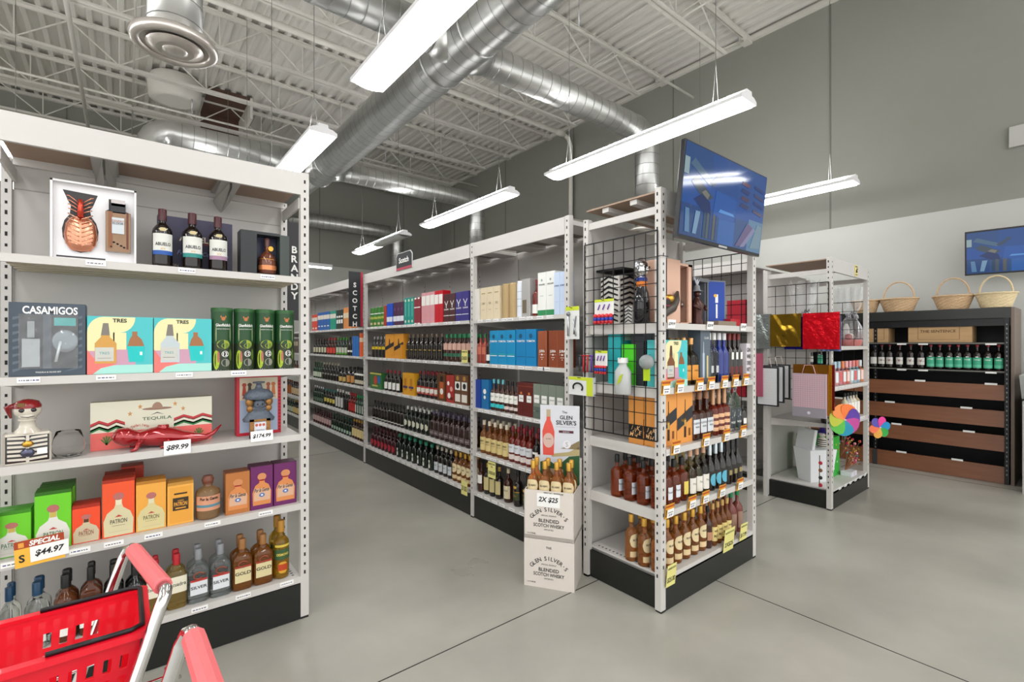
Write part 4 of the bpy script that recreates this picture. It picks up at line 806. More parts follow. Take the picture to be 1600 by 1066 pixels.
g = MB(); g.T = Matrix.Translation((.13, -.085, 0)) @ Matrix.Rotation(math.radians(-18), 4, 'Z'); g.box(0, .165, -.008, .006, .01, .33, GR); g.rect(.01, .155, .02, .32, -.009, BL); g.rect(.075, .09, .06, .16, -.0098, WHITE); g.rect(.07, .095, .17, .23, -.0098, SILVER); g.ell(.07, .22, .015, .012, -.0099, GLD); g.build('door', bb)
MB().lathe([(.0, 0), (.06, 0), (.05, .015), (0, .02)], BLACK, 20, (-.05, 0, .336)).build('round_tray', bb)
g = MB().rbox(-.07, .07, -.04, .04, 0, .055, M('b3202a', .5)); tag(g.build('gift_box', loc=(3.42, 1.72, z1-.0)), 'small red box at the far end of the top shelf, screen rack', 'box')
g = MB().rbox(-.12, .12, -.05, .05, 0, .03, M('8a7a6a', .5)); tag(g.build('gift_box', loc=(3.17, 1.66, z1-.0)), 'low tan box lying before the open blue case', 'box')
def wtag(px, Z, t, wd=.07, h=.05, orange=False, where='', Y=None, lean=-.25, n=None):
    Yq = Y or RY-.006; x = XatY(px, Yq); g = MB()
    if orange:
        g.box(-wd/2, wd/2, -.001, .001, 0, h*1.5, M('e8a72c', .45)); g.rect(-wd/2, wd/2, h*1.15, h*1.4, -.0014, M('b8541c')); g.rect(-wd/2+.004, -wd/2+.014, .01, h, -.0014, INK)
        g.rect(-wd*.26, wd*.5, .003, h*.95, -.0018, TAGW); g.text(t, .013, wd*.12, h*.3, -.0022, INKB, .02, wmax=wd*.6); g.rect(-wd*.2, wd*.4, h*.55, h*.62, -.0022, INK)
    else:
        g.box(-wd/2, wd/2, -.001, .001, 0, h, TAGW); g.text(t, h*.4, 0, h*.5, -.0016, INK, .02, .15, wmax=wd*.86)
    o = g.build('price_sign', loc=(x, Yq, Z)); o.rotation_euler = (lean, .0, 0); tag(o, where, 'price sign', n)
for i, (px, t) in enumerate(((1049, '$299.99'), (1109, '$229.99'), (1161, '$79.99'))): wtag(px, RS[0]-.03, t, .075, .05, False, f'white {t} price card clipped on top shelf, screen rack, {ORD[i]} from corner post', lean=.12)
for si, pxs in ((1, (1039, 1061, 1092, 1110, 1131, 1148, 1164)), (2, (1055, 1102, 1134, 1160)), (3, (1045, 1080, 1101, 1127, 1155))):
    for k, px in enumerate(pxs): wtag(px, RS[si]-.035, ('39.99', '49.97', '44.99')[k % 3], .085, .056, True, f'orange and white price card, {ORD[k]} from corner post, {SHN[si]} shelf edge', n='orange price cards on the screen rack', lean=.12)
for px, t, wd, h, dz in ((1047, '$25.00', .09, .13, -.02), (1137, '2X$25', .13, .155, .0), (1160, '$17.99', .095, .12, .02)):
    x = XatY(px, RY-.01); yellow_sign([('BLENDED SCOTCH', .012, .84), (t, .034, .3)], (x, RY-.012, RS[4]-.035+dz), 0, wd, h, f'yellow {t} price card on bottom shelf edge, screen rack', .1)
# ---------------- hanging screen
def SC(c, k=.5):
    m = M(c, .07, emit=k, key='screen'+c); m.node_tree.nodes['Principled BSDF'].inputs['Base Color'].default_value = (.006, .008, .012, 1); return m
COLL = [((0,0,1,1),'1650a0'),((.0,.62,.3,1),'1c4a86'),((.3,.6,.62,1),'174c92'),((.62,.5,1,1),'1f4f94'),((0,0,.22,.35),'16427e'),((.22,0,.42,.36),'1c4c8a'),((.42,.0,.62,.3),'2362b0'),((.62,0,.8,.36),'27508a'),((.8,.0,1,.4),'5f86a8')]
def collage(g, x0, x1, z0, z1, y):
    X = lambda u: x0+(x1-x0)*u
    Z = lambda v: z0+(z1-z0)*v
    for i, ((a, b_, c, d), col) in enumerate(COLL): g.rect(X(a), X(c), Z(b_), Z(d), y-.0001*i, SC(col))
    rr = random.Random(4)
    def P_(pts, col, k): g.poly([(X(p[0]), Z(p[1])) for p in pts], y-.0012-.0001*k, SC(col))
    P_([(.06,.78),(.28,.62),(.34,.66),(.1,.86)], '4a6a86', 1); P_([(.08,.6),(.24,.42),(.33,.5),(.14,.68)], '3c4a58', 2); P_([(.12,.42),(.26,.28),(.32,.3),(.3,.44),(.2,.5)], '0c2a66', 3); P_([(.2,.52),(.27,.46),(.29,.52),(.24,.56)], '7a7a70', 4)
    P_([(.28,.66),(.4,.82),(.42,.78),(.32,.62)], '2f4660', 5); P_([(.34,.28),(.6,.3),(.62,.56),(.36,.6)], '1a58aa', 6); P_([(.0,.66),(.05,.66),(.05,.84),(.0,.84)], '9ab0b4', 7)
    for i in range(4): P_([(.66,.52+i*.09),(.76,.5+i*.09),(.78,.55+i*.09),(.68,.57+i*.09)], ('3a3f6a','56405e','2a3a70','6a4a60')[i], 8+i); P_([(.84,.5+i*.1),(.97,.47+i*.1),(.97,.51+i*.1),(.84,.54+i*.1)], ('5a4a62','2c3c72','4a4468','2a3c70')[i], 12+i)
    for i in range(5): P_([(.24+i*.035,.02),(.27+i*.035,.02),(.27+i*.035,.3),(.24+i*.035,.32)], ('23405e','48545a','1a3c78','5a5a54','1c4a80')[i], 16+i)
    P_([(.64,.02),(.72,.04),(.86,.3),(.78,.34)], '6a5a86', 21); P_([(.7,.02),(.76,.04),(.9,.28),(.86,.3)], '8a8ab0', 22); P_([(.84,.04),(.98,.06),(.98,.34),(.92,.36)], '7a96a6', 23); P_([(.05,.04),(.1,.04),(.08,.3),(.04,.3)], '5a86b0', 24); P_([(.13,.04),(.17,.04),(.2,.3),(.15,.3)], '7aa0c0', 25)
    P_([(.4,.36),(.6,.36),(.58,.39),(.42,.4)], '5a9ae0', 26)
def television(x0, x1, zb, zt, y, lean, label, name='television', rz=0, T=None):
    wd = x1-x0; h = zt-zb; o = E(name, ((x0+x1)/2, y, zb), rz); o.rotation_euler = (lean, 0, rz); tag(o, label, 'television')
    g = MB(); g.rbox(-wd/2, wd/2, 0, .03, 0, h, M('15161a', .25), .004); g.box(-wd*.3, wd*.3, .03, .06, .04, h*.6, M('111114', .4)); g.box(-.05, .05, -.002, .0, .0, .012, SILVER); g.build('casing', o)
    g = MB(); collage(g, -wd/2+.008, wd/2-.008, .018, h-.008, -.0012)
    g.build('screen', o); MB().tube([(0, .05, h*.3), (0, .085, h*.28)], .03, SLOT, 8).build('mount_arm', o); return o
xl, zl = PY(1058, 369, 1.49); xr, zr = PY(1186, 402, 1.49)
xt, zt_ = PY(1073, 213, 1.43)
LENL = (zt_-zl)
television(xl, xr+.005, (zl+zr)/2, (zl+zr)/2+LENL, 1.49, .10, 'large flat screen with blue picture hung on the rack corner, showing store views')
# ---------------- items on the left wire grid
GXP = RX-.045
def hang(name, px0, px1, py0, py1, fn, label, X=GXP, cat='tool', rz=-PI/2):
    ya, za = PX(px0, py0, X); yb, zb_ = PX(px1, py1, X); wd = abs(ya-yb); h = za-zb_
    g = MB(); fn(g, wd, h); g.tube([(0, .03, h*.96), (0, -.02, h*.96), (0, -.03, h*.99)], .0022, WIRE, 6)
    o = g.build(name, loc=(X, (ya+yb)/2, zb_), rz=rz); tag(o, label, cat); return o
LIME = M('c9d835', .5)
def card_opener(g, w_, h): g.box(-w_/2, w_/2, 0, .002, 0, h, M('e4e6e4', .4)); g.rect(-w_/2, w_/2, .88*h, h, -.001, LIME); g.tube([(-.25*w_, -.008, .1*h), (-.25*w_, -.008, .75*h)], .008, SILVER, 8); g.ball((-.25*w_, -.008, .78*h), .015, M('8a8c90', .3, .8), 10, 6); g.tube([(.15*w_, -.006, .15*h), (.3*w_, -.006, .7*h)], .005, M('7a7c80', .3), 6); g.tube([(.3*w_, -.006, .1*h), (.1*w_, -.006, .6*h)], .005, SILVER, 6)
hang('bottle_opener_card', 884, 905, 480, 530, card_opener, 'carded silver bottle opener hung on the post by the grid')
def card_beads(g, w_, h):
    g.box(-w_/2, w_/2, 0, .002, .4*h, h, M('e4e6e4', .4)); g.rect(-w_/2, w_/2, .9*h, h, -.001, LIME)
    for i in range(5):
        for j, c in enumerate(('c0202a', '2a3fb0', 'd8303a')): g.ball((-.4*w_+i*.2*w_, -.01, .12*h+j*.12*h), .09*w_, M(c, .3), 8, 6)
    for i in range(3): g.tube([(-.3*w_+i*.25*w_, -.004, .6*h), (-.2*w_+i*.25*w_, -.004, .8*h)], .004, M('7a3fa0', .4), 5)
hang('stopper_pack', 929, 959, 469, 508, card_beads, 'upper card of red and blue bottle stoppers on wire grid', cat='card pack')
hang('stopper_pack', 930, 949, 548, 588, card_beads, 'lower card of red and blue bottle stoppers on wire grid', cat='card pack')
def corks(g, w_, h):
    for i, c in enumerate(('3a3c44', 'b8202a', 'b8202a', '5a2a90')): g.tube([(-.35*w_+i*.22*w_, -.01, .05*h), (-.33*w_+i*.22*w_, -.01, .8*h)], .006, M(c, .35), 6); g.tube([(-.35*w_+i*.22*w_-.012, -.01, .85*h), (-.33*w_+i*.22*w_+.012, -.01, .85*h)], .006, M(c, .35), 6)
hang('corkscrew_set', 903, 931, 551, 584, corks, 'row of red and purple corkscrews hooked on wire grid', cat='corkscrew')
def flask(g, w_, h):
    g.lathe([(.44*w_, 0), (.48*w_, .02*h), (.48*w_, .62*h), (.25*w_, .78*h), (.22*w_, .86*h)], M('dfe2e2', .2, 0, .3), 18, sy=.6); g.lathe([(.28*w_, .86*h), (.28*w_, h)], M('eceeec', .4), 14, sy=.8); g.poly([(-.15*w_, .25*h), (.1*w_, .35*h), (.25*w_, .58*h), (0, .5*h)], -.30*w_, M('b8c832', .5))
hang('water_flask', 961, 986, 559, 617, flask, 'white plastic flask with green leaf hung on wire grid', cat='flask')
def pourer(g, w_, h): g.ball((0, -.01, .7*h), .42*w_, M('d0d6d6', .1, 0, .6), 12, 8); g.box(-.2*w_, .2*w_, -.012, -.006, 0, .62*h, M('b6d422', .4))
hang('pourer_pack', 1000, 1024, 553, 596, pourer, 'clear pourer pack with lime tab on wire grid', cat='card pack')
def loopcard(g, w_, h): g.box(-w_/2, w_/2, 0, .03, 0, h, M('e4e6e4', .4)); g.rect(-w_/2, w_/2, .82*h, h, -.001, LIME); g.rect(.25*w_, .5*w_, 0, h, -.0012, LIME); g.tube([(-.1*w_+.2*w_*math.cos(a), -.004, .42*h+.24*h*math.sin(a)) for a in [-.6+i*.32 for i in range(14)]], .006, BLACK, 6)
hang('foil_cutter_card', 889, 926, 588, 620, loopcard, 'lime and white card showing a black loop on the post', cat='card pack')
# ================================================================ CARDBOARD WHISKY DISPLAY
ang = math.atan2(2.074-2.347, 2.164-1.989); CD = E('cardboard_display', (1.989, 2.347, 0), ang)
tag(CD, 'white two-tier cardboard floor display of whisky with poster backboard', 'floor display'); CW, CDp, CH = .325, .26, .615
CB = M('ddd5cd', .6); CBS = M('c9beb2', .6)
def casefront(g, z0, s=1.):
    cx = CW/2; g.textarc("GLEN SILVER'S", .025, cx, z0-.03, .145, -.0015, INK, 1.75, .01); g.text('SPECIAL RESERVE', .009, cx, z0+.075, -.0015, INK, .0)
    g.text('BLENDED', .022, cx, z0+.042, -.0015, INK, .015); g.text('SCOTCH WHISKY', .022, cx, z0+.012, -.0015, INK, .015, wmax=.2); g.text('IMPORTED', .009, cx, z0-.014, -.0015, INK, 0.)
    g.text('12 X 750 ML', .008, .05, z0-.045, -.0015, INK, .02)
g = MB(); g.box(0, CW, 0, CDp, 0, .305, CB); casefront(g, .075); g.text('THE', .014, CW/2, .257, -.0015, INK, .01); g.build('lower_carton', CD)
g = MB(); g.box(0, CW, 0, .006, .307, CH, CB); g.box(CW-.006, CW, 0, CDp, .307, CH-.0, CB); g.box(0, .006, 0, CDp, .307, CH, CB); g.box(0, CW, CDp-.006, CDp, .307, .78, CB); g.box(0, CW, 0, CDp, .307, .33, CB); casefront(g, .385)
g.text('SPECIAL RESERVE', .012, CW/2+.03, .602, -.0015, INK, .01); g.build('upper_carton', CD)
MB().box(.085, .235, -.003, -.002, .515, .60, TAGW).text('2X $25', .036, .16, .56, -.0035, INK, .03, .2).build('price_card', CD)
g = MB(); bw, bz0, bz1, by = .27, .62, 1.13, CDp-.03; x0 = .045
g.box(x0, x0+bw, by, by+.006, .45, bz1, M('d9dbe2', .55)); g.T = Matrix.Translation((x0, by-.0008, 0))
g.poly([(0, .6), (bw, .6), (bw, .80), (.2, .79), (.12, .72), (.05, .76), (0, .74)], 0, M('2f5a34', .5)); g.poly([(.08, .78), (bw, .80), (bw, .86), (.2, .82), (.08, .80)], -.0003, M('b8a878')); g.poly([(.14, .84), (bw, .84), (bw, .9), (.2, .86)], -.0003, M('8a7a58'))
g.poly([(.06, .45), (.16, .45), (.16, .7), (.06, .7)], -.0004, M('b89a84', .6))
g.poly([(.02, .79), (.095, .79), (.1, .95), (.085, 1.0), (.072, 1.03), (.072, 1.05), (.044, 1.05), (.044, 1.03), (.03, 1.0), (.015, .95)], -.0006, M('e0574a', .4)); g.ell(.058, .89, .038, .05, -.001, M('d8b8ac')); g.rect(.044, .072, 1.05, 1.1, -.001, M('b8a888')); g.text('SILVERS', .008, .058, .9, -.0014, INK)
g.text('The', .016, .17, 1.085, -.001, INK); g.text('GLEN', .026, .18, 1.05, -.001, INK, .02); g.text("SILVER'S", .03, .18, 1.015, -.001, INK, .02, wmax=.15); g.rect(.13, .23, .945, .962, -.001, M('5a2a3a')); g.text('BLENDED', .007, .18, .953, -.0014, WHITE); g.rect(.11, .24, .985, .987, -.001, M('9a9ab0')); g.ell(.185, .87, .028, .028, -.001, M('e8e8ec')); g.text('S', .03, .185, .87, -.0014, M('9a9aa8'))
g.T = None; g.build('poster_backboard', CD)
p = SILV(.09)
for k in range(4):
    for rw in range(2):
        c = Vector((.045+k*.078, .055+rw*.085, 0)); q = Matrix.Rotation(ang, 3, 'Z') @ c
        put(p, (1.989+q.x, 2.347+q.y, .505), ang, f"{'' if rw == 0 else 'second-row '}gold-capped scotch bottle, {ORD[k]} from the aisle side, cardboard display", 'bottle', 'scotch bottles in the cardboard display')
for k in range(2): MB().box(.008, CW-.008, .01+k*.085, .085+k*.085, .331, .504, CBS).build('inner_riser', CD)
#SECTION5
# ================================================================ TEQUILA END UNIT GOODS (front plane y = LY)
def lx(px, y=LY+.03): return XatY(px, y)
def lput(o, px, z, label, cat, y=LY+.03, dep=.1, rz=0., group=None, back=0.): return put(o, (lx(px, y), y+dep/2+back, z+.001), rz, label, cat, group)
def wof(p0, p1, y=LY+.03): return abs(XatY(p1, y)-XatY(p0, y))
# top shelf ---- pineapple gift box
zt = LS[0]; Yb = LY+.07
x0, h1 = PY(78, 288, Yb); x1, _ = PY(213, 305, Yb); wd = x1-x0; hh = .355
pg = E('pineapple_gift_box', ((x0+x1)/2, Yb, zt+.001)); tag(pg, 'white window box holding a copper pineapple cup and a square bottle', 'gift box')
g = MB(); WB = M('e6e5e6', .4)
g.box(-wd/2, wd/2, .045, .09, 0, hh, WB); t_ = .008
for a, b, c, d in ((-wd/2, wd/2, 0, t_), (-wd/2, wd/2, hh-t_, hh), (-wd/2, -wd/2+t_, 0, hh), (wd/2-t_, wd/2, 0, hh)): g.box(a, b, 0, .05, c, d, WB)
ux = lambda u: (u-.5)*wd
uz = lambda v: v*hh
g.box(-wd/2+t_, wd/2-t_, .03, .046, t_, hh-t_, M('f0eff1', .35)); DK = M('3a3638', .5); g.T = Matrix.Translation((0, .0292, 0))
pine = [(.13, .9), (.53, .88), (.47, .72), (.44, .68)]+[(.33+.21*math.cos(a), .38+.265*math.sin(a)*1.0) for a in [.95-i*.42 for i in range(13)]]+[(.22, .7)]
g.poly([(ux(u), uz(v)) for u, v in pine], 0, DK); g.poly([(ux(.66), uz(.86)), (ux(.84), uz(.86)), (ux(.84), uz(.72)), (ux(.93), uz(.70)), (ux(.93), uz(.16)), (ux(.62), uz(.16)), (ux(.62), uz(.70)), (ux(.66), uz(.72))], 0, DK); g.rect(ux(.06), ux(.62), uz(.045), uz(.065), 0, DK); g.T = None; g.build('tray_box', pg)
g = MB(); CP = M('e0987a', .22, .9); cx, cz = ux(.335), uz(.36); g.lathe([(.0, -.083), (.035, -.078), (.052, -.05), (.058, -.01), (.052, .04), (.036, .068), (.015, .078), (0, .08)], CP, 18, (cx, .02, cz), sy=.45)
for i in range(7):
    for s in (-1, 1):
        z = -.06+i*.02; g.tube([(cx+s*.004, -.009, cz+z), (cx+s*.042, -.002, cz+z+.022)], .0028, M('f0b89c', .18, .95), 5)
g.build('copper_cup', pg)
g = MB(); g.tube([(cx, .0, cz+.07), (cx, -.005, cz+.15)], .01, M('d8503c', .25, .7), 8, rr=[.012, .008])
for i in range(4):
    for s in (-1, 1): g.tube([(cx, -.002, cz+.085+i*.014), (cx+s*(.028+.003*i), -.004, cz+.1+i*.02), (cx+s*(.04+.002*i), -.004, cz+.104+i*.019)], .0024, CP, 5)
g.build('copper_leaves', pg)
g = MB(); bx = ux(.775); g.cb((bx, .01, uz(.42)), (.09, .03, .185), M('caa07c', .12, 0, .5)); g.cb((bx, .01, uz(.73)), (.055, .03, .045), M('2e2c30', .4)); g.cb((bx, .01, uz(.80)), (.05, .03, .03), M('b9b2b0', .2, .5)); g.cb((bx, -.008, uz(.5)), (.045, .002, .075), M('c9d0d4', .5)); g.text('DESERT', .009, bx, uz(.56), -.0105, M('b05a40')); g.text('ELIXIR', .01, bx, uz(.53), -.0105, INK)
g.rect(bx-.035, bx-.02, uz(.2), uz(.68), -.0056, M('8a5a3a')); g.rect(bx+.03, bx+.038, uz(.2), uz(.68), -.0056, M('6a3a28'))
for i in range(9): g.ell(bx-.025+((i*37) % 50)*.001, uz(.22+.02*(i % 4)), .004, .004, -.0058, INK, 8)
g.build('square_bottle', pg)
# Abuelo trio in front of purple box
x0, _ = PY(246, 330, Yb+.08); x1, _ = PY(363, 345, Yb+.08)
def abu(g, w_, h):
    g.text('ABUELO', .032, .02*w_, .62*h, 0, M('d9c9b0'), .02, wmax=.6*w_); g.text('Finish', .022, -.14*w_, .35*h, 0, M('8ea0d0'), 0, .3); g.text('Collection', .02, .26*w_, .35*h, 0, M('8ea0d0'), 0, .3); g.text('RON', .014, -.3*w_, .1*h, 0, M('b9a98a')); g.rect(.1*w_, .36*w_, .52*h, .56*h, 0, M('7a3038'))
o = carton(x1-x0, .06, .275, M('3d3a52', .5), abu, 'rum_gift_box'); put(o, ((x0+x1)/2, Yb+.08+.03, zt+.001), 0, 'dark purple rum gift box behind three rum bottles', 'gift box')
for k, (a, b, c, cn) in enumerate(((238, 271, '2a5aa8', 'blue'), (285, 318, '2f8a84', 'teal'), (327, 357, 'a08098', 'mauve'))):
    p = bottle(.285-.0*k, wof(a, b, Yb-.03)/2, G_DARK, M('4a2228', .4), [(.22, .56, M('dcdcd6', .5), 1.1, None, [('ABUELO', .016, .38, INK, .02), ('XV', .01, .3, GLD)], [(.2, .27, M(c, .5))]), (.60, .66, M('c9b98a', .4), .35, 'oval')], nk=.76, sh=.6, nr=.36, cf=.8, seg=24, nm='rum_bottle')
    lput(p, (a+b)/2, zt, f'dark rum bottle with white label and {cn} foot band, before the purple box', 'bottle', Yb-.04, .07)
# dark open window box with bottle
x0, _ = PY(376, 357, Yb); x1, _ = PY(452, 357, Yb); wd = x1-x0
o = E('rum_window_box', ((x0+x1)/2, Yb, zt+.001)); tag(o, 'dark green-grey box opened around a round amber bottle, top shelf', 'gift box'); DG = M('23282a', .35)
MB().box(-wd/2, wd/2, .09, .1, 0, .24, DG).box(-wd/2, -wd*.18, -.0, .09, 0, .24, DG).box(wd*.30, wd/2, 0, .09, 0, .235, M('3a4440', .3)).box(-wd*.18, wd*.3, 0, .09, 0, .012, DG).box(-wd*.18, wd*.3, 0, .09, .225, .24, DG).build('case', o)
MB().box(-wd*.17, wd*.29, .085, .089, .013, .224, M('1c2448', .4)).build('lining', o)
g = MB(); g.lathe([(.04, 0), (.045, .01), (.046, .06), (.042, .09), (.03, .11), (.014, .125), (.012, .15)], M('6a3a28', .08, .2, coat=.5), 20, (.015, .035, .014)); g.lathe([(.0465, .02), (.0465, .045)], M('d88a5a', .3, .5), 20, (.015, .035, .014)); g.lathe([(.044, .07), (.0435, .08)], GLD, 20, (.015, .035, .014)); g.lathe([(.014, .15), (.016, .19), (.01, .2)], M('5a3a38', .3), 12, (.015, .035, .014)); g.ell(.03, .155, .013, .014, .018, GLD); g.build('round_bottle', o)
# second shelf
z = LS[1]
def casa(g, w_, h):
    BG = M('4b5763', .4); LF = M('5f6c78', .4)
    for i in range(8): g.poly([(-.45*w_, .06*h+i*.1*h), (-.2*w_, .14*h+i*.1*h), (-.45*w_, .1*h+i*.1*h)], 0, LF); g.poly([(.45*w_, .1*h+i*.1*h), (.2*w_, .02*h+i*.1*h+.03*h), (.45*w_, .14*h+i*.1*h)], 0, LF)
    g.text('CASAMIGOS', .034, .03*w_, .90*h, -.0006, M('f0f0f0'), .03, wmax=.72*w_); g.text('TEQUILA & GLASS SET', .007, 0, .05*h, -.0006, WHITE, .01)
    for x0, x1 in ((-.37, -.07), (.04, .40)): g.rect(x0*w_, x1*w_, .1*h, .84*h, -.0004, M('2a323a', .35))
x0, _ = PY(13, 470, LY+.04); x1, _ = PY(134, 480, LY+.04); wd = x1-x0
o = E('tequila_gift_box', ((x0+x1)/2, LY+.09, z+.001)); tag(o, 'slate grey windowed CASAMIGOS gift box, second shelf by the back upright', 'gift box')
g = MB(); g.rbox(-wd/2, wd/2, -.05, .05, 0, .315, M('46525e', .4), .002); g.T = Matrix.Translation((0, -.0508, 0)); casa(g, wd, .315); g.build('box', o)
g = MB(); g.cb((-.22*wd, -.055, .10), (.055, .006, .12), M('9aa2a6', .12, .2)); g.cb((-.22*wd, -.055, .2), (.022, .006, .07), M('8a9296', .15, .3)); g.build('bottle_behind_film', o)
g = MB(); g.tube([(.1*wd, -.056, .06), (.16*wd, -.056, .15)], .006, M('c9d2d6', .1, .3), 6); g.ball((.22*wd, -.052, .15), .045, M('7f8a92', .1, .3), 12, 8, (1, .12, 1.1)); g.cb((.22*wd, -.055, .235), (.07, .006, .035), M('3aa0a0', .3)); g.build('glass_behind_film', o)
g = MB(); rr = random.Random(3); g.sheet(lambda u, v: ((-.37+.77*u)*wd, -.064+.004*math.sin(u*17+v*9)+.003*math.sin(v*23-u*13), (.1+.74*v)*.315), 24, 18, M('ffffff', .05, spec=1., alpha=.12)); g.build('clear_film', o)
for k, (a, b, bc, nm_) in enumerate(((136, 239, 'c9974a', 'amber'), (240.5, 330.5, 'b9c4c8', 'silver'))):
    p = carton(wof(a, b, LY+.045), .1, .265, M('4fc0c4', .5), tres(M(bc, .25, .2), M('7a746c', .3, .5)), 'tequila_gift_box')
    put(p, ((lx(a, LY+.045)+lx(b, LY+.045))/2, LY+.095, z+.001), 0, f'turquoise cream and coral gift box picturing {nm_} bottle and shaker', 'gift box')
def glen(o, w_):
    r = w_/2*.97; h = .325; g = MB(); DGN = M('1f4a26', .35)
    g.lathe([(r, .004), (r, h-.02)], DGN, 28); g.arc(r, .0, .14, 1.5, M('26331f', .35), off=.0006, seg=16)
    def sp(cx, cz, rx_, rz, m, off, n=14, a0=0, a1=2*PI):
        vs = []
        for i in range(n): a = a0+(a1-a0)*i/n; t = -PI/2+(cx+rx_*math.cos(a))/r; vs.append(((r+off)*math.cos(t), (r+off)*math.sin(t), cz+rz*math.sin(a)))
        g.add(vs, [tuple(range(n))], m)
    sp(0, .135, .030, .024, M('9aa83a', .45), .0012); sp(.008, .128, .018, .014, M('6f8a30', .45), .0014)
    sp(-.032, .055, .016, .05, M('a8c030', .45), .0013); sp(-.022, .07, .006, .03, M('b06a5a', .45), .0016); sp(.01, .04, .02, .02, M('8a8a80', .45), .0014); sp(.034, .08, .008, .03, M('54702a', .45), .0013); sp(0, .02, .03, .012, M('33402a', .45), .0013)
    sp(.008, .085, .016, .016, WHITE, .0018); sp(.008, .085, .0135, .0135, M('1c2a1c', .4), .002); g.text('12', .018, .008, .085, 0, WHITE, .02, bend=r+.0008)
    sp(0, .268, .009, .010, M('b8703a', .4), .0013)
    for s in (-1, 1): sp(s*.010, .278, .003, .006, M('b8703a', .4), .0014); sp(s*.033, .19, .0035, .04, M('8a9a72', .4), .0013)
    g.text('Glenfiddich', .015, 0, .235, 0, WHITE, .02, wmax=.068, bend=r); g.text('SINGLE MALT SCOTCH WHISKY', .005, 0, .215, 0, WHITE, .0, wmax=.06, bend=r)
    g.build('tube_body', o); MB().lathe([(r*1.02, h-.02), (r*1.02, h-.002), (r*.98, h)], M('2a5a2c', .35), 28).build('lid', o); MB().lathe([(r*1.01, 0), (r*1.01, .005)], SILVER, 28).build('base_rim', o)
p = None
for k, (a, b) in enumerate(((330.8, 366.5), (367, 400.5), (401, 432), (432, 463))):
    if p is None: p = E('whisky_tube'); glen(p, wof(a, b))
    put(p, ((lx(a)+lx(b))/2, LY+.03+.045, z+.001), 0, f'green printed whisky tube, {ORD[3-k]} from the outer post of the tequila unit', 'box', 'green whisky tubes on the tequila unit')
# third shelf
z = LS[2]
BONE = M('d9d2c4', .18, coat=.6); BLK = M('151314', .15, coat=.6)
x0, _ = PY(3, 680, LY+.06); x1, _ = PY(79, 680, LY+.06); wd = x1-x0
o = E('skeleton_bottle', ((x0+x1)/2, LY+.08, z+.001), .12); tag(o, 'ceramic skeleton bust bottle with red bandana and black striped ribs', 'bottle')
g = MB(); g.rbox(-wd/2, wd/2, -.042, .042, 0, .128, BONE, .008); g.lathe([(.045, .126), (.04, .134), (.028, .15), (.024, .175), (.03, .178), (.03, .184), (.0, .186)], BONE, 24); g.build('torso', o)
g = MB()
for i in range(6):
    zz = .010+i*.018
    for s in (-1, 1): g.poly([(s*.004, zz+.002), (s*wd*.41, zz+.006), (s*wd*.41, zz+.016), (s*.012*(1 if i > 2 else .4), zz+.012)][::s], -.0440, BONE)
g.rect(-wd*.45, wd*.45, .006, .118, -.0432, BLK); g.rect(-.005, .005, .006, .118, -.0442, BONE); g.build('painted_ribs', o)
g = MB(); g.ball((0, 0, .222), .045, BONE, 20, 14, (1.0, .9, .85)); g.ball((0, -.012, .197), .03, BONE, 14, 8, (1, .9, .6)); g.build('skull', o)
for s in (-1, 1): MB().ball((s*.017-.0, -.036, .224), .009, BLK, 10, 6, (1.2, .5, 1)).build('eye', o)
MB().tube([(-.022, -.034, .198), (0, -.041, .194), (.022, -.034, .198)], .0014, BLK, 5).build('mouth', o)
g = MB(); RB_ = M('8f1a1e', .25, coat=.5); g.lathe([(.044, .232), (.045, .242), (.036, .26), (.016, .268), (0, .27)], RB_, 20, sy=.95); g.tube([(-.03, .0, .245), (-.06, .01, .235), (-.05, .01, .19)], .012, RB_, 8, rr=[.014, .014, .004]); g.cb((-.02, -.036, .248), (.022, .012, .016), M('7a5a2a', .4)); g.build('bandana', o)
g = MB(); g.ball((.0, -.046, .082), .014, GOLD, 10, 6, (1.3, .5, 1)); g.build('gold_badge', o); g = MB(); g.ball((.0, -.047, .045), .018, M('5a5c70', .25, .8), 12, 8, (1.3, .5, 1)); g.build('silver_badge', o)
g = MB(); g.box(.028, .06, -.0475, -.0465, .035, .06, TAGW); g.build('sticker', o)
g = MB(); CG = M('ffffff', .0, 0, 1., ior=1.12)
g.lathe([(.028, .0), (.045, .006), (.056, .03), (.058, .05), (.052, .08), (.042, .115), (.0408, .115), (.0505, .08), (.0565, .05), (.0545, .03), (.044, .0085), (.0, .004)], CG, 28)
o = g.build('stemless_glass', loc=(lx(107, LY+.1), LY+.1, z+.001)); tag(o, 'clear stemless wine glass between the skeleton bottle and cream box', 'glass')
Yq = LY+.16; x0, _ = PY(141, 625, Yq); x1, _ = PY(331, 618, Yq); wd = x1-x0; h = .228
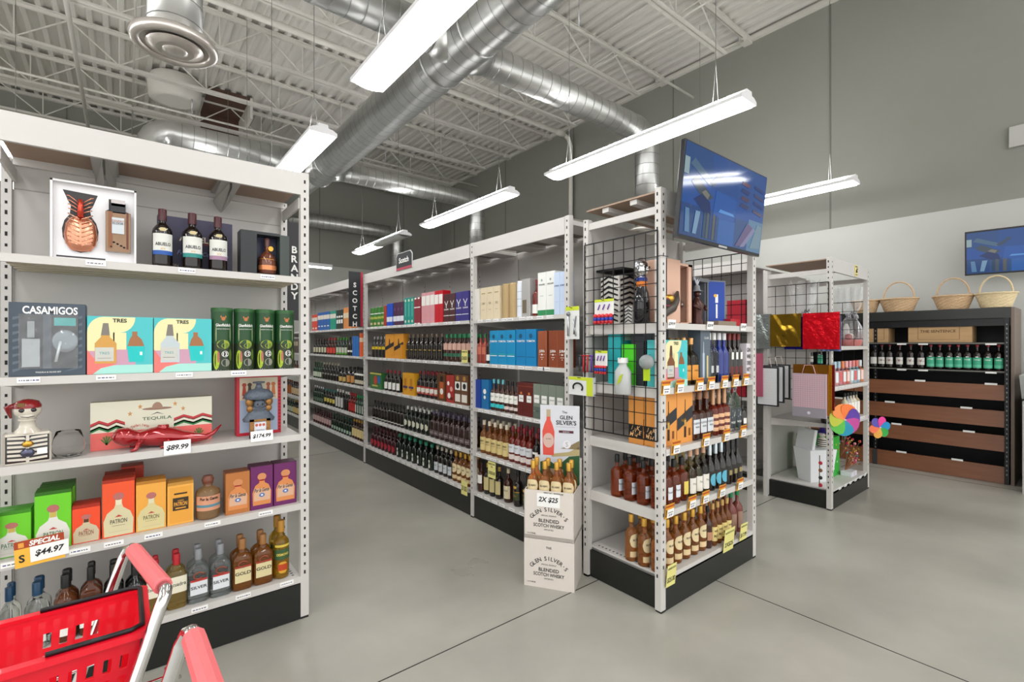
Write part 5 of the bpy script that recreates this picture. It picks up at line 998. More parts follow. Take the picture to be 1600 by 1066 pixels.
def teq(g, w_, h):
    CRM_ = M('e6e4cf', .5); g.rect(-.5*w_, .5*w_, 0, h, 0, CRM_); g.rect(-.5*w_, .5*w_, 0, .36*h, -.0002, M('f0716a', .5))
    def zig(z0, col, x0, x1, n, th=.035):
        top = []; 
        for i in range(n+1): top.append((x0+(x1-x0)*i/n, z0+(.07 if i % 2 else 0)))
        for (a, b), (c, d) in zip(top[:-1], top[1:]): g.poly([(a*w_, (b-th)*h), (c*w_, (d-th)*h), (c*w_, (d+th)*h), (a*w_, (b+th)*h)], -.0006, col)
    for x0, x1 in ((-.5, -.24), (.16, .5)):
        zig(.52, M('c23c40'), x0, x1, 4); zig(.45, CRM_, x0, x1, 4, .05); zig(.40, M('2a7a3e'), x0, x1, 4)
    g.ell(.02*w_, .80*h, .125*w_, .03*h, -.001, M('9a7a68')); g.ell(.02*w_, .80*h, .045*w_, .14*h, -.0012, M('a88672'), 20, 0, PI); g.poly([(-.04*w_, .66*h), (.02*w_, .7*h), (.08*w_, .66*h), (.02*w_, .72*h)], -.001, INK)
    g.text('TEQUILA', .018, .02*w_, .585*h, -.001, M('3f6a4a'), .01, stretch=1.4); g.textarc('Tequilana', .014, -.12*w_, .2*h, .06, -.001, M('c84a40'), 1.1)
    for (sx_, sz) in ((-.2, .72), (-.12, .86), (.17, .88), (.24, .76)): g.poly([((sx_+.022*(1 if i % 2 == 0 else .4)*math.sin(PI*i/5))*w_, (sz+.06*(1 if i % 2 == 0 else .4)*math.cos(PI*i/5))*h) for i in range(10)][::-1], -.001, M('d09a5a'))
    for cx in (-.38, .38):
        for a in (-.9, -.45, 0, .45, .9): g.poly([((cx-.004)*w_, .1*h), ((cx+.004)*w_, .1*h), ((cx+.05*math.sin(a)+.008)*w_, (.12+.17*math.cos(a))*h), ((cx+.05*math.sin(a)-.008)*w_, (.12+.17*math.cos(a))*h)], -.001, M('5a7a3c'))
o = carton(wd, .07, h, M('cfcdb6', .5), teq, 'tequila_gift_box'); put(o, ((x0+x1)/2, Yq+.035, z+.001), 0, 'long cream and coral tequila box with sombrero, behind red lizard bottle', 'gift box')
Yl = LY+.09; xa, _ = PY(176, 680, Yl); xb, _ = PY(345, 665, Yl)
o = E('lizard_bottle', (xa, Yl, z+.001)); tag(o, 'glossy red glass lizard-shaped bottle lying before the cream box', 'bottle'); RG = M('b3101c', .06, .25, .25, coat=1.); L = xb-xa
g = MB(); prof = [(0, .052, .012), (.05, .06, .032), (.11, .058, .036), (.17, .052, .03), (.22, .045, .026), (.32, .045, .036), (.42, .047, .042), (.52, .042, .036), (.62, .034, .027), (.74, .028, .02), (.84, .026, .013), (.92, .042, .008), (1.0, .075, .003)]
g.tube([(u*L, -.005+.02*math.sin(u*6), z_*1.1) for u, z_, r_ in prof], .03, RG, 14, rr=[r_*1.25 for u, z_, r_ in prof]); g.build('glass_body', o)
for (u, sy_) in ((.24, -1), (.24, 1), (.5, -1), (.52, 1)): g = MB(); g.tube([(u*L, sy_*.02, .04), (u*L-.012, sy_*.05, .03), (u*L-.02, sy_*.055, .008), (u*L-.04, sy_*.062, .006)], .009, RG, 8, rr=[.014, .011, .009, .007]); g.build('leg', o)
MB().lathe([(.024, 0), (.024, .02), (.02, .024)], RG, 14, (.44*L, 0, .085)).build('stopper', o)
def bigtag(px, Yq, z0, t, wd, h, label, lean=-.12):
    g = MB(); g.box(-wd/2, wd/2, -.001, .001, 0, h, TAGW); g.text(t, h*.42, 0, h*.5, -.0016, INK, .03, .22, wmax=wd*.86)
    o = g.build('price_sign', loc=(XatY(px, Yq), Yq, z0)); o.rotation_euler = (lean, 0, 0); tag(o, label, 'price sign')
bigtag(277.5, LY-.006, LS[2]-.028, '$89.99', .108, .066, 'white $89.99 price card in front of the red lizard bottle'); bigtag(409.5, LY-.006, LS[2]-.012, '$174.99', .108, .055, 'white $174.99 price card in front of the statue bottle')
Yc = LY+.14; x0, _ = PY(370, 588, Yc); x1, _ = PY(439, 588, Yc); wd = x1-x0
def cal(g, w_, h):
    g.rect(-.5*w_, .5*w_, 0, h, 0, M('c81e34', .4)); g.rect(-.44*w_, .42*w_, .05*h, .6*h, -.0004, M('a9b8d0', .5)); g.rect(-.44*w_, .42*w_, .6*h, .98*h, -.0004, M('d8cdb4', .5))
    for cx, c in ((-.34, 'b84a34'), (-.22, '5a4a3a'), (.2, 'b05a3c'), (.32, 'c8743a')):
        m = M(c); g.ell(cx*w_, .86*h, .05*w_, .035*h, -.0008, m, 10); g.poly([((cx-.05)*w_, .68*h), ((cx+.05)*w_, .68*h), ((cx+.03)*w_, .83*h), ((cx-.03)*w_, .83*h)], -.0008, m); g.poly([((cx-.04)*w_, .62*h), ((cx-.02)*w_, .62*h), (cx*w_, .69*h), ((cx-.02)*w_, .69*h)], -.0008, m); g.poly([((cx+.03)*w_, .62*h), ((cx+.05)*w_, .62*h), ((cx+.03)*w_, .69*h), ((cx+.01)*w_, .69*h)], -.0008, m)
    for i in range(16): g.ell(.46*w_, (.05+.057*i)*h, .022*w_, .016*h, -.0009, M('7a0e1c'), 8)
o = carton(wd, .07, .325, M('c81e34', .4), cal, 'tequila_gift_box'); put(o, ((x0+x1)/2, Yc+.035, z+.001), 0, 'red-framed pale gift box with painted dancers behind the statue bottle', 'gift box')
Ys = LY+.07; x0, _ = PY(380, 680, Ys); x1, _ = PY(428, 680, Ys)
o = E('statue_bottle', ((x0+x1)/2, Ys, z+.001)); tag(o, 'blue-grey stone statue bottle on a gold frame, before red box', 'bottle'); STN = M('5d6672', .5, .2, bump=(60, .6)); BRZ = M('9a6f3e', .35, .6, bump=(80, .4))
g = MB(); g.lathe([(.075, .085), (.08, .1), (.055, .13), (.05, .15), (.06, .155), (.03, .17), (.028, .22), (.0, .23)], STN, 20, sy=.5); g.build('torso', o)
g = MB(); g.ball((0, -.01, .175), .03, STN, 14, 10, (1, .8, 1.1)); g.ball((0, -.036, .172), .006, STN, 8, 5)
for s in (-1, 1): g.ball((s*.012, -.032, .18), .005, BLK, 6, 5)
g.build('face', o)
g = MB(); g.lathe([(.065, .205), (.075, .215), (.07, .235), (.05, .255), (.02, .262), (.012, .29), (.03, .292), (.03, .30), (.0, .302)], STN, 20, sy=.6); g.build('headdress', o)
for s in (-1, 1):
    g = MB(); g.ball((s*.048, -.012, .19), .02, BRZ, 12, 8, (1, .6, 1.2)); g.ball((s*.045, -.014, .155), .018, BRZ, 12, 8, (1, .6, 1)); g.build('ear_disc', o)
g = MB(); g.box(-.05, -.03, -.04, -.02, 0, .1, BRZ).box(.03, .05, -.04, -.02, 0, .1, BRZ).box(-.05, .05, -.04, -.02, 0, .014, BRZ).box(-.05, .05, -.04, -.02, .088, .1, BRZ); g.build('gold_frame', o)
g = MB(); g.box(-.03, .03, -.034, .03, .012, .09, M('e3e6ec', .4)); 
for i in range(3): g.ell(-.017+.017*i, .068, .007, .008, -.0348, M('c85a48'), 8)
g.text('TEQUILA', .008, 0, .04, -.0348, INKB); g.build('label_block', o)
# fourth shelf: pictured tequila boxes
z = LS[3]
def pat(bc, fc, capc='b8706a', txtc='4a7a5a', plate=False):
    def f(g, w_, h):
        if plate:
            g.T0 = None; g.rect(-.42*w_, .42*w_, .05*h, .95*h, 0, M('e8a440', .45)); g.rect(-.3*w_, .3*w_, .36*h, .68*h, -.0004, M('3a2e1c', .5)); g.text('PATRON', .02, 0, .52*h, -.0008, M('e8a440'), .03, wmax=.5*w_); g.rect(-.2*w_, .2*w_, .4*h, .43*h, -.0008, M('e8a440')); g.rect(-.25*w_, .25*w_, .76*h, .8*h, -.0004, M('3a2e1c')); g.text('ANEJO', .008, 0, .6*h, -.0008, M('e8a440'), .02); return
        g.poly([(-.44*w_, .02*h), (.44*w_, .02*h), (.46*w_, .3*h), (.36*w_, .44*h), (.14*w_, .53*h), (.1*w_, .6*h), (.1*w_, .68*h), (-.1*w_, .68*h), (-.1*w_, .6*h), (-.14*w_, .53*h), (-.36*w_, .44*h), (-.46*w_, .3*h)], 0, M(bc, .35))
        g.ell(0, .74*h, .17*w_, .07*h, -.0004, M(capc, .4), 16); g.rect(-.09*w_, .09*w_, .58*h, .7*h, -.0003, M(fc, .4))
        g.text('PATRON', .02, 0, .28*h, -.0006, M(txtc), .01, wmax=.52*w_); g.poly([(-.12*w_, .36*h), (.12*w_, .36*h), (0, .4*h)], -.0006, M('c04a48')); g.rect(-.2*w_, .2*w_, .2*h, .205*h, -.0006, M(txtc)); g.rect(-.32*w_, .32*w_, .09*h, .095*h, -.0006, M('b8b4a8'))
    return f
PB = [(-14, 49, 797, .185, '6fd02c', '3f8a1c', pat('dfe0da', 'c9b45a'), 'short lime green box picturing a clear bottle', 0), (53, 112, 765, .235, '6fd02c', '2f6a18', pat('e3e4de', 'c9b45a'), 'tall lime green box with dark green lid', 1),
      (112, 157, 786, .175, 'f0502c', 'a82a18', pat('cdbfa0', '5a3a20', txtc='8a4a3a'), 'short orange-red box picturing a pale gold bottle', 0), (159, 211, 746, .235, 'f0592f', 'a83018', pat('d8cfa8', 'e8e0c0', txtc='3a3a34'), 'tall orange-red box picturing a gold bottle', 1),
      (212, 260, 748, .225, 'efaa48', 'b87a28', pat('d9cd98', 'e0d8b8', txtc='6a6a4a'), 'amber yellow box picturing a gold bottle', 0), (261, 303, 750, .225, 'f0b050', 'c08a38', pat('', '', plate=True), 'amber yellow box with dark nameplate', 0)]
for a, b, pt, hh, c, lidc, dc, d, back in PB:
    yy = LY+.05; w_ = wof(a, b, yy); X0, Zt = PY((a+b)/2, pt+8, yy); hh = max(.15, Zt-z)
    p = carton(w_*.98, .1, hh, M(c, .45), dc, 'tequila_box'); q = MB(); q.box(-w_*.485, w_*.485, -.048, .05, hh, hh+.014, M(lidc, .45)); q.add([(-w_*.485, -.05, hh), (w_*.485, -.05, hh), (w_*.485, -.01, hh+.016), (-w_*.485, -.01, hh+.016)], [(0, 1, 2, 3)], M(lidc, .45)); q.build('lid_flap', p)
    put(p, ((lx(a, yy)+lx(b, yy))/2, yy+.05, z+.001), 0, d+', fourth shelf', 'box')
    if back: put(p, ((lx(a, yy)+lx(b, yy))/2+.004, yy+.16, z+.001), 0, 'second box behind the '+d, 'box')
p = carton(.09, .09, .275, M('b8402a', .45), None, 'tequila_box'); put(p, (lx(207, LY+.3), LY+.31, z+.001), 0, 'rust red box standing at the back, fourth shelf', 'box')
def flor(base):
    def f(g, w_, h):
        g.poly([(-.4*w_, .1*h), (.4*w_, .1*h), (.42*w_, .4*h), (.3*w_, .56*h), (.12*w_, .62*h), (.12*w_, .68*h), (-.12*w_, .68*h), (-.12*w_, .62*h), (-.3*w_, .56*h), (-.42*w_, .4*h)], 0, M('d88a50', .4)); g.ell(0, .76*h, .2*w_, .085*h, -.0003, M('d08a5a'), 16); g.rect(-.14*w_, .14*w_, .66*h, .69*h, -.0003, RED)
        g.poly([(-.36*w_, .2*h), (.36*w_, .2*h), (.38*w_, .46*h), (-.34*w_, .5*h)], -.0005, M('d9ae90', .5)); g.text('Por la Gente', .02, 0, .45*h, -.0009, INK, .02, .2, wmax=.66*w_); g.ell(0, .33*h, .13*w_, .05*h, -.0009, M('5a78b0'), 12); g.ell(0, .33*h, .05*w_, .02*h, -.0011, WHITE, 8)
    return f
yy = LY+.04
p = bottle(.215, wof(307, 346, yy)/2, M('caa070', .03, 0, .7, ior=1.12, coat=.7), M('7a4a3a', .4), [(.22, .56, M('d89a7a', .5), 1.2, None, [('Por la Gente', .016, .5, INK, .03)], [(.3, .36, M('5a8a9a'))])], sh=.62, nk=.76, nr=.36, cf=.8, seg=28, nm='tequila_bottle'); MB().lathe([(.012, .172), (.025, .18), (.028, .198), (.018, .213), (0, .216)], M('7a4a3a', .4), 16).build('round_stopper', p); MB().lathe([(.018, .155), (.018, .163)], RED, 16).build('neck_ribbon', p)
lput(p, 326.5, z, 'squat peach-labelled tequila bottle with round brown stopper, fourth shelf', 'bottle', yy, .08)
for a, b, c, lc, dd in ((352, 391, 'b8733a', '8a4e28', 'brown-orange box picturing a round bottle'), (391, 427, '6a2260', '4a1638', 'purple box picturing a round bottle, inner one'), (427.5, 464, '6a2260', '4a1638', 'purple box picturing a round bottle, beside the outer post')):
    w_ = wof(a, b, yy); X0, Zt = PY((a+b)/2, 733 if c == 'b8733a' else 725, yy+.0); hh = (.23 if c != 'b8733a' else .215)
    p = carton(w_*.97, .09, hh, M(c, .4), flor(c), 'tequila_box'); MB().box(-w_*.48, w_*.48, -.044, .045, hh, hh+.004, M(lc, .4)).build('lid', p)
    put(p, ((lx(a, yy)+lx(b, yy))/2, yy+.045, z+.001), 0, dd, 'box')
g = MB(); g.box(-.09, .09, -.001, .001, 0, .12, M('f0b840', .5)); g.rect(-.09, .09, .085, .12, -.0014, M('a8401c')); g.text('SPECIAL', .024, .02, .102, -.002, WHITE, .04, .2, wmax=.12); g.rect(-.075, -.055, .09, .112, -.002, M('e8a040')); g.text('S', .035, -.065, .04, -.002, INK, .03); g.box(-.035, .105, -.004, -.003, .015, .085, TAGW); g.text('$44.97', .032, .035, .05, -.005, INK, .03, .22, wmax=.12)
o = g.build('price_sign', loc=(XatY(64, LY-.008), LY-.008, PY(64, 880, LY-.008)[1])); o.rotation_euler = (-.1, -.06, 0); o.scale = (.85, 1, .9); tag(o, 'yellow SPECIAL $44.97 price sign clipped below lime green boxes', 'price sign')
# bottom shelf bottles, two deep
z = LS[4]
BLB = M('173f5e', .3); WL = lambda *t: t
bt = [(-4, 30, G_CLEAR, BLB, [(.1, .4, WHT, .8)], 2, .285, 'clear squat bottle with blue cap, far end', 'flat'), (36, 78, G_CLEAR, BLB, [(.1, .38, WHT, .8)], 2, .28, 'clear squat bottle with blue cap beside the first', 'flat'),
      (82, 122, M('7a4424', .04, 0, .5, ior=1.12, coat=.7), BLACK, [(.1, .4, WHT, .8)], 2, .285, 'brown tequila bottle with black cap behind basket rim', 'flat'), (123, 160, M('6f3a1c', .04, 0, .5, ior=1.12, coat=.7), BLACK, [(.12, .4, WHT, .8)], 6, .295, 'faceted brown tequila bottle with black cap', 'flat'),
      (161, 194, M('0e1214', .06, coat=.6), BLACK, [(.2, .5, M('1a1c20'), 1.0)], 2, .285, 'black bottle behind the chrome handle', 'flat'), (195, 229, M('101417', .06, 0, .1, coat=.6), BLACK, [(.25, .58, M('14161a', .3), 1.0, None, [('Hornitos', .018, .42, WHITE, .02)])], 2, .265, 'black Hornitos-lettered round bottle', 'flat'),
      (229, 258, M('d9b860', .02, 0, .85, ior=1.1, coat=.7), RED, [(.32, .62, M('e8e2cc'), 1.0, None, [('Escuadra', .014, .48, INK, .01)])], 5, .26, 'golden red-capped bottle beside the pink grip', 'sq'), (260, 293, M('d9b860', .02, 0, .85, ior=1.1, coat=.7), RED, [(.3, .6, M('e8e2cc'), 1.0, None, [('Escuadra', .018, .46, INK, .01)])], 5, .265, 'golden red-capped bottle next to silver ones', 'sq'),
      (294, 328, M('dfe8e8', .02, 0, .93, ior=1.1, coat=.7), M('8a8d92', .35), [(.16, .44, M('dfe3e8', .45), .7, None, [('SILVER', .015, .3, INK, .02)], [(.41, .45, M('b83a34'))])], 5, .265, 'clear SILVER-label flask bottle, inner of two', 'sq'), (329.5, 362, M('dfe8e8', .02, 0, .93, ior=1.1, coat=.7), M('8a8d92', .35), [(.16, .44, M('dfe3e8', .45), .7, None, [('SILVER', .015, .3, INK, .02)], [(.41, .45, M('b83a34'))])], 5, .265, 'clear SILVER-label flask bottle, outer of two', 'sq'),
      (364, 396, M('b86f24', .03, 0, .75, ior=1.12, coat=.7), M('9a6a3a', .35), [(.16, .48, M('dccfa0', .45), .7, None, [('GOLD', .017, .34, INK, .02)], [(.45, .49, M('a8382c'))])], 5, .265, 'amber GOLD-label flask bottle, inner of two', 'sq'), (397, 428, M('b86f24', .03, 0, .75, ior=1.12, coat=.7), M('9a6a3a', .35), [(.16, .48, M('dccfa0', .45), .7, None, [('GOLD', .017, .34, INK, .02)], [(.45, .49, M('a8382c'))])], 5, .265, 'amber GOLD-label flask bottle, outer of two', 'sq'),
      (429, 455, M('d9a82a', .03, 0, .8, ior=1.12, coat=.7), M('b8842a', .4), [(.34, .52, M('3a5a34'), 1.1, None, [('DESMOND', .014, .43, M('e8d060'), .02)]), (.1, .3, M('d8a030'), .6, 'oval', [], [(.15, .26, M('b8421c'))]), (.56, .6, M('d8c04a'), 1)], 2, .315, 'yellow bottle with green lettered label by the outer post', 'sq')]
for a, b, gl, cp, lb, n, hh, d, _ in bt:
    w_ = wof(a, b, LY+.035); r = w_/2*.98; fl = 1 if n == 2 and hh > .3 else .62
    p = bottle(hh, r, gl, cp, lb, n=n, sy=fl if n > 2 else 1, seg=24, sh=.6, nk=.74, nr=.30 if n > 2 else .36, cf=.8, capr=1.2, nm='tequila_bottle')
    if d.startswith('clear SILVER') or d.startswith('amber GOLD'): g = MB(); g.tube([(.022*math.cos(t), -r*fl-.002, .52*hh+.016*math.sin(t)) for t in [i*.5 for i in range(12)]], .003, M('9a4a34', .4), 6); g.build('oval_crest', p)
    y1 = LY+.035+r*fl
    lput(p, (a+b)/2, z, d, 'bottle', LY+.035, 2*r*fl)
    put(p, (lx((a+b)/2, LY+.035), y1+2*r*fl+.012, z+.001), 0, 'second-row '+d, 'bottle')
#SECTION6
# ================================================================ GIFT RACK GOODS
CELLO = M('f4f6f8', .06, spec=1., alpha=.22)
def foil(name, px0, px1, py0, py1, mat, label, X=GX-.05, dx=0., seed=1, amp=.008, thick=.015, fold=3, cat='gift bag'):
    ya, za = PX(px0, py0, X-dx); yb, zb_ = PX(px1, py1, X-dx); wd = abs(ya-yb); h = za-zb_; g = MB(); rr = random.Random(seed); ph = [rr.uniform(0, 6) for _ in range(6)]
    f = lambda s_: lambda u, v: ((u-.5)*wd, s_*(thick/2+amp*(math.sin(u*7+v*fold*2+ph[0])+.7*math.sin(v*11-u*5+ph[1])+.5*math.sin(u*19+v*13+ph[2]))*.6*math.sin(PI*min(1, max(0, u)))*.9), v*h)
    g.sheet(lambda u, v: (lambda p: (p[0], -abs(thick/2)-abs(p[1])*.8, p[2]))(f(1)(u, v)), 26, 22, mat); g.sheet(lambda u, v: ((.5-u)*wd, thick/2, v*h), 4, 4, mat)
    g.box(-wd/2, wd/2, -thick/2-.002, thick/2, 0, h, mat)
    o = g.build(name, loc=(X-dx, (ya+yb)/2, zb_), rz=-PI/2); tag(o, label, cat); return o
HOLO = M('f01426', .2, .6, bump=(26, .9)); 
foil('foil_bag', 1255, 1312, 490, 546, HOLO, 'shiny red patterned foil bag hung beside the gold one', dx=.09, seed=5, amp=.004)
foil('foil_bag', 1204, 1252, 492, 542, M('b8912e', .2, .95), 'crumpled gold foil bag on the gift rack side', dx=.05, seed=2, amp=.014, fold=5)
foil('foil_bag', 1226, 1262, 496, 546, M('2a1c9a', .2, .7), 'violet foil bag peeking from behind the gold bag', dx=.01, seed=3)
foil('foil_bag', 1176, 1205, 492, 545, M('a8b0ae', .25, .8, bump=(60, .5)), 'silver sparkly foil bag, beside the middle rack post', dx=.02, seed=4)
foil('foil_bag', 1283, 1314, 494, 549, M('8a9ad8', .25, .8), 'pale blue foil bag edge behind the red bag', dx=.03, seed=8)
def paperbag(px0, px1, py0, py1, body, edge, label, dx=0., pat_=None, handle=None, X=GX-.05, foot=None):
    ya, za = PX(px0, py0, X-dx); yb, zb_ = PX(px1, py1, X-dx); wd = abs(ya-yb); h = za-zb_; o = E('paper_gift_bag', (X-dx, (ya+yb)/2, zb_), -PI/2); tag(o, label, 'gift bag')
    g = MB(); g.box(-wd/2, wd/2, 0, .02, 0, h, edge); e = wd*.06; g.rect(-wd/2+e, wd/2-e, e, h-e, -.001, body)
    if pat_: pat_(g, wd, h)
    if foot: g.rect(-wd/2, wd/2, 0, .22*h, -.0015, foot)
    g.build('bag_body', o); hm = handle or M('e8d8d8', .6)
    g = MB(); g.tube([(-wd*.2, -.002, h), (-wd*.12, -.004, h+.08), (wd*.12, -.004, h+.08), (wd*.2, -.002, h)], .003, hm, 6); g.build('bag_handle', o); return o
QD = M('9aa0a4', .5)
def dots(g, w_, h):
    for i in range(8):
        for j in range(12): g.ell((-.38+.11*i+(.05 if j % 2 else 0))*w_, (.1+.07*j)*h, .008*w_, .008*w_, -.0016, QD, 6)
for k in range(3): paperbag(1182+k*9, 1216+k*9, 573-k*2, 636-k*6, M('e6e8ea', .4), M('2a2c30', .5), ('front white dotted gift bag with dark edging, gift rack', 'middle white gift bag with dark edging, gift rack', 'rear white gift bag with dark edging, gift rack')[k], dx=.06-.025*k, pat_=dots if k == 0 else None)
def quilt(g, w_, h):
    for i in range(14): g.rect((-.46+.07*i)*w_-.0012, (-.46+.07*i)*w_+.0012, .2*h, .96*h, -.0017, M('b89aa8', .5))
    for j in range(16): g.rect(-.46*w_, .46*w_, (.22+.047*j)*h-.0012, (.22+.047*j)*h+.0012, -.0018, M('a8a0b0', .5))
    g.ell(0, .1*h, .05*w_, .05*w_, -.002, M('e8e6f0', .3), 10)
paperbag(1238, 1291, 583, 655, M('dcb8c0', .35), M('c9b0bc', .35), 'pink shimmering quilted gift bag, front of its stack', dx=.13, pat_=quilt, foot=M('a8a2ac', .35, .2), handle=M('f0c0c4', .5))
for k, (c, nm_) in enumerate((('b87a2a', 'copper'), ('c8a02a', 'gold'), ('8a1c30', 'crimson'))): foil('foil_bag', 1240+k*7, 1296+k*4, 569, 650-k*4, M(c, .2, .85), f'{nm_} foil bag hung behind the pink quilted bag', dx=.09-.03*k, seed=20+k, amp=.003)
foil('foil_bag', 1176, 1192, 552, 620, M('c0607a', .4, .2), 'rose pink gift bag beside the white dotted bags', dx=.07, seed=31, amp=.002)
# wrapped basket on the top shelf
for k, (px, py0, py1, sc_) in enumerate(((1328, 428, 586, 1.), (1255, 436, 588, .9))):
    X, _ = PY(px, 580, GY+.22 if k == 0 else GY+.4); Y = GY+.22 if k == 0 else GY+.4; z = 1.521; h = PY(px, py0, Y)[1]-z; h = min(h, .66)
    o = E('wrapped_gift_basket', (X, Y, z)); tag(o, ('cellophane-wrapped gift basket with big silver bow, gift rack top shelf', 'second cellophane-wrapped gift behind the wire grid, gift rack top shelf')[k], 'gift basket')
    g = MB(); rr = random.Random(k); n = 22
    prof = [(.13*sc_, 0), (.15*sc_, .05), (.13*sc_, .16), (.08*sc_, .26), (.03, .33), (.05, .36), (.10, .43), (.13, h)]
    vs = []; 
    for (r_, z_) in prof: 
        for i in range(n): a = 2*PI*i/n; q = r_*(1+.22*math.sin(i*3.1+z_*9)*(.4+z_)); vs.append((q*math.cos(a), q*math.sin(a), z_+(.03*math.sin(i*2.3) if z_ > .4 else 0)))
    g.add(vs, [(a*n+i, a*n+(i+1) % n, (a+1)*n+(i+1) % n, (a+1)*n+i) for a in range(len(prof)-1) for i in range(n)], CELLO, False); g.build('cellophane', o)
    g = MB(); SLV = M('d8dade', .15, .85)
    for i in range(9): a = i*.7; g.tube([(0, -.02, .33), (.06*math.cos(a), -.03+.04*math.sin(a), .35+.03*math.sin(a*2)), (.075*math.cos(a+.3), -.03+.05*math.sin(a+.3), .31), (0, -.02, .32)], .009, SLV, 6)
    for s_ in (-1, 1): g.tube([(0, -.05, .32), (s_*.04, -.09, .22), (s_*.06, -.10, .08)], .009, SLV, 6)
    g.build('ribbon_bow', o)
    g = MB(); g.lathe([(.1, .0), (.12, .06), (.11, .07)], M('d84a3a', .5) if k == 0 else M('b89868', .5), 16); g.ball((.02, 0, .1), .04, M('d8d0c4', .4)); g.ball((-.05, 0, .1), .035, M('c04a3c', .4)); g.lathe([(.03, .06), (.03, .2), (.012, .25)], M('e8e4dc', .4), 12, (-.01, .03, 0)); g.build('basket_contents', o)
g = MB().rbox(-.09, .09, -.05, .05, 0, .11, M('d87a30', .5)); tag(g.build('gift_box', loc=(5.34, 1.84, 1.141)), 'orange carton behind the hanging bags, gift rack', 'box')
g = MB().rbox(-.09, .07, -.05, .05, 0, .30, M('1a2fa8', .4)); tag(g.build('gift_box', loc=(6.04, 2.08, 1.521)), 'royal blue box at the far end of gift rack top shelf', 'box')
# small bottles on the front shelf
NC = ['f0b0b0', 'e8a0a8', 'e88a88', 'e07868', 'd8e0e4', 'b8d4e0', 'a8c8d8', 'e88a58']
bx0, bx1 = XatY(1303, GY+.05), XatY(1348, GY+.05)
for k in range(8):
    p = bottle(.23, .03, M(NC[k], .15, 0, .3), M(NC[(k+5) % 8], .4), [(.12, .55, M(('e8eef0', 'd86a6a', 'e8eef0', 'f0d0c8')[k % 4]), 1.0), (.62, .68, BLACK, 1.)], sh=.56, nk=.7, nr=.45, cf=.72, nm='cocktail_bottle')
    put(p, (bx0+(k+.5)*(bx1-bx0)/8, GY+.06, 1.141), 0, f'small pastel cocktail bottle, {ORD[k]} from near post, gift rack middle shelf', 'bottle', 'pastel cocktail bottles on the gift rack')
for k in range(5):
    p = bottle(.25, .03, M(('e8e0c0', 'c8ccd0', 'ece4d0', 'f0e8d8', 'b8a888')[k], .2, 0, .2), BLACK, [(.1, .6, WHT, 1.)], sh=.62, nk=.76, nm='cocktail_bottle')
    put(p, (XatY(1318, GY+.08)+k*.09, GY+.07, .791), 0, f'slim cream cocktail bottle, {ORD[k]} from near post, gift rack low shelf', 'bottle', 'cream cocktail bottles on the gift rack')
for k in range(3):
    p = bottle(.2, .04, G_DARK, BLACK, [(.1, .4, WHT, .9)], nm='wine_bottle'); put(p, (5.18+.1*k, 1.68, .791), 0, f'black foiled bottle below the pink bag, {ORD[k]} from near post', 'bottle', 'black bottles on the gift rack')
# pinwheels
def pinwheel(X, Y, Z, R, n, cols, label, fat, rz):
    o = E('paper_pinwheel', (X, Y, Z), rz); tag(o, label, 'pinwheel')
    for i in range(n):
        a0 = 2*PI*i/n+.2; g = MB(); m = M(cols[i], .5); pts = []
        for t in range(13):
            b = PI*t/12-PI/2; rad = R*(.55+.45*math.cos(b)); pts.append((rad, fat*R*math.sin(b)*(.5+.5*math.cos(b)) if 0 else 0))
        out = []; N = 14
        for t in range(N): th = 2*PI*t/N; u = .5-.5*math.cos(th); wv = fat*math.sin(th)*math.sin(PI*min(1, u*.55+.08)); out.append((R*u, R*wv))
        vs = [(c_*math.cos(a0)-s_*math.sin(a0), -.006-.05*s_/1-.004*math.sin(PI*c_/R), c_*math.sin(a0)+s_*math.cos(a0)) for c_, s_ in out]
        vs2 = [(x, y+.002, z) for x, y, z in vs]
        g.add(vs+vs2, [tuple(range(N)), tuple(range(2*N-1, N-1, -1))]+[(t, (t+1) % N, N+(t+1) % N, N+t) for t in range(N)], m); g.build('petal', o)
    MB().tube([(0, -.02, 0), (0, .03, 0)], .006, WHITE, 8).build('pin', o); MB().tube([(0, .02, 0), (-.07, .06, -.005)], .003, WHITE, 5).build('stick', o); return o
RB8 = ['e85a28', 'f0a03a', 'c8c83a', '58b83a', '1a8ab0', 'c83a9a', '6a3aa8']
pinwheel(XatY(1319, GY-.07), GY-.07, PY(1319, 656, GY-.07)[1], .152, 7, ['5a3aa0', 'f07a38', 'f0904a', 'b8c03a', '58b848', '1f8fb0', 'c04898'], 'large round paper pinwheel in rainbow colours on the near post', .62, -.62)
pinwheel(XatY(1374, GY-.05), GY-.05, PY(1374, 668, GY-.05)[1], .122, 6, ['1a90c8', 'e8409a', '5a50b0', 'f07850', 'e8a848', '38a848'], 'petal-shaped paper pinwheel in rainbow colours on the far post', .42, -.62)
MB_ = MB()
# foam cooler and base items
zb = .181
X, _ = PY(1264, 740, GY+.3); FO = M('e6e9ec', .6)
o = E('foam_cooler', (5.38, 1.84, zb), -.5); tag(o, 'white foam cooler box with its lid leaning, gift rack base', 'cooler')
g = MB(); w_, d, h = .30, .22, .32; q = .03
g.add([(-w_/2+q, -d/2+q, 0), (w_/2-q, -d/2+q, 0), (w_/2-q, d/2-q, 0), (-w_/2+q, d/2-q, 0), (-w_/2, -d/2, h), (w_/2, -d/2, h), (w_/2, d/2, h), (-w_/2, d/2, h)], [(0,3,2,1),(4,5,6,7),(0,1,5,4),(1,2,6,5),(2,3,7,6),(3,0,4,7)], FO); g.build('body', o)
g = MB(); g.T = Matrix.Translation((-.14, .02, .0)) @ Matrix.Rotation(math.radians(-80), 4, 'Y'); g.rbox(.25, .52, -.11, .11, 0, .03, FO, .006); g.build('lid', o)
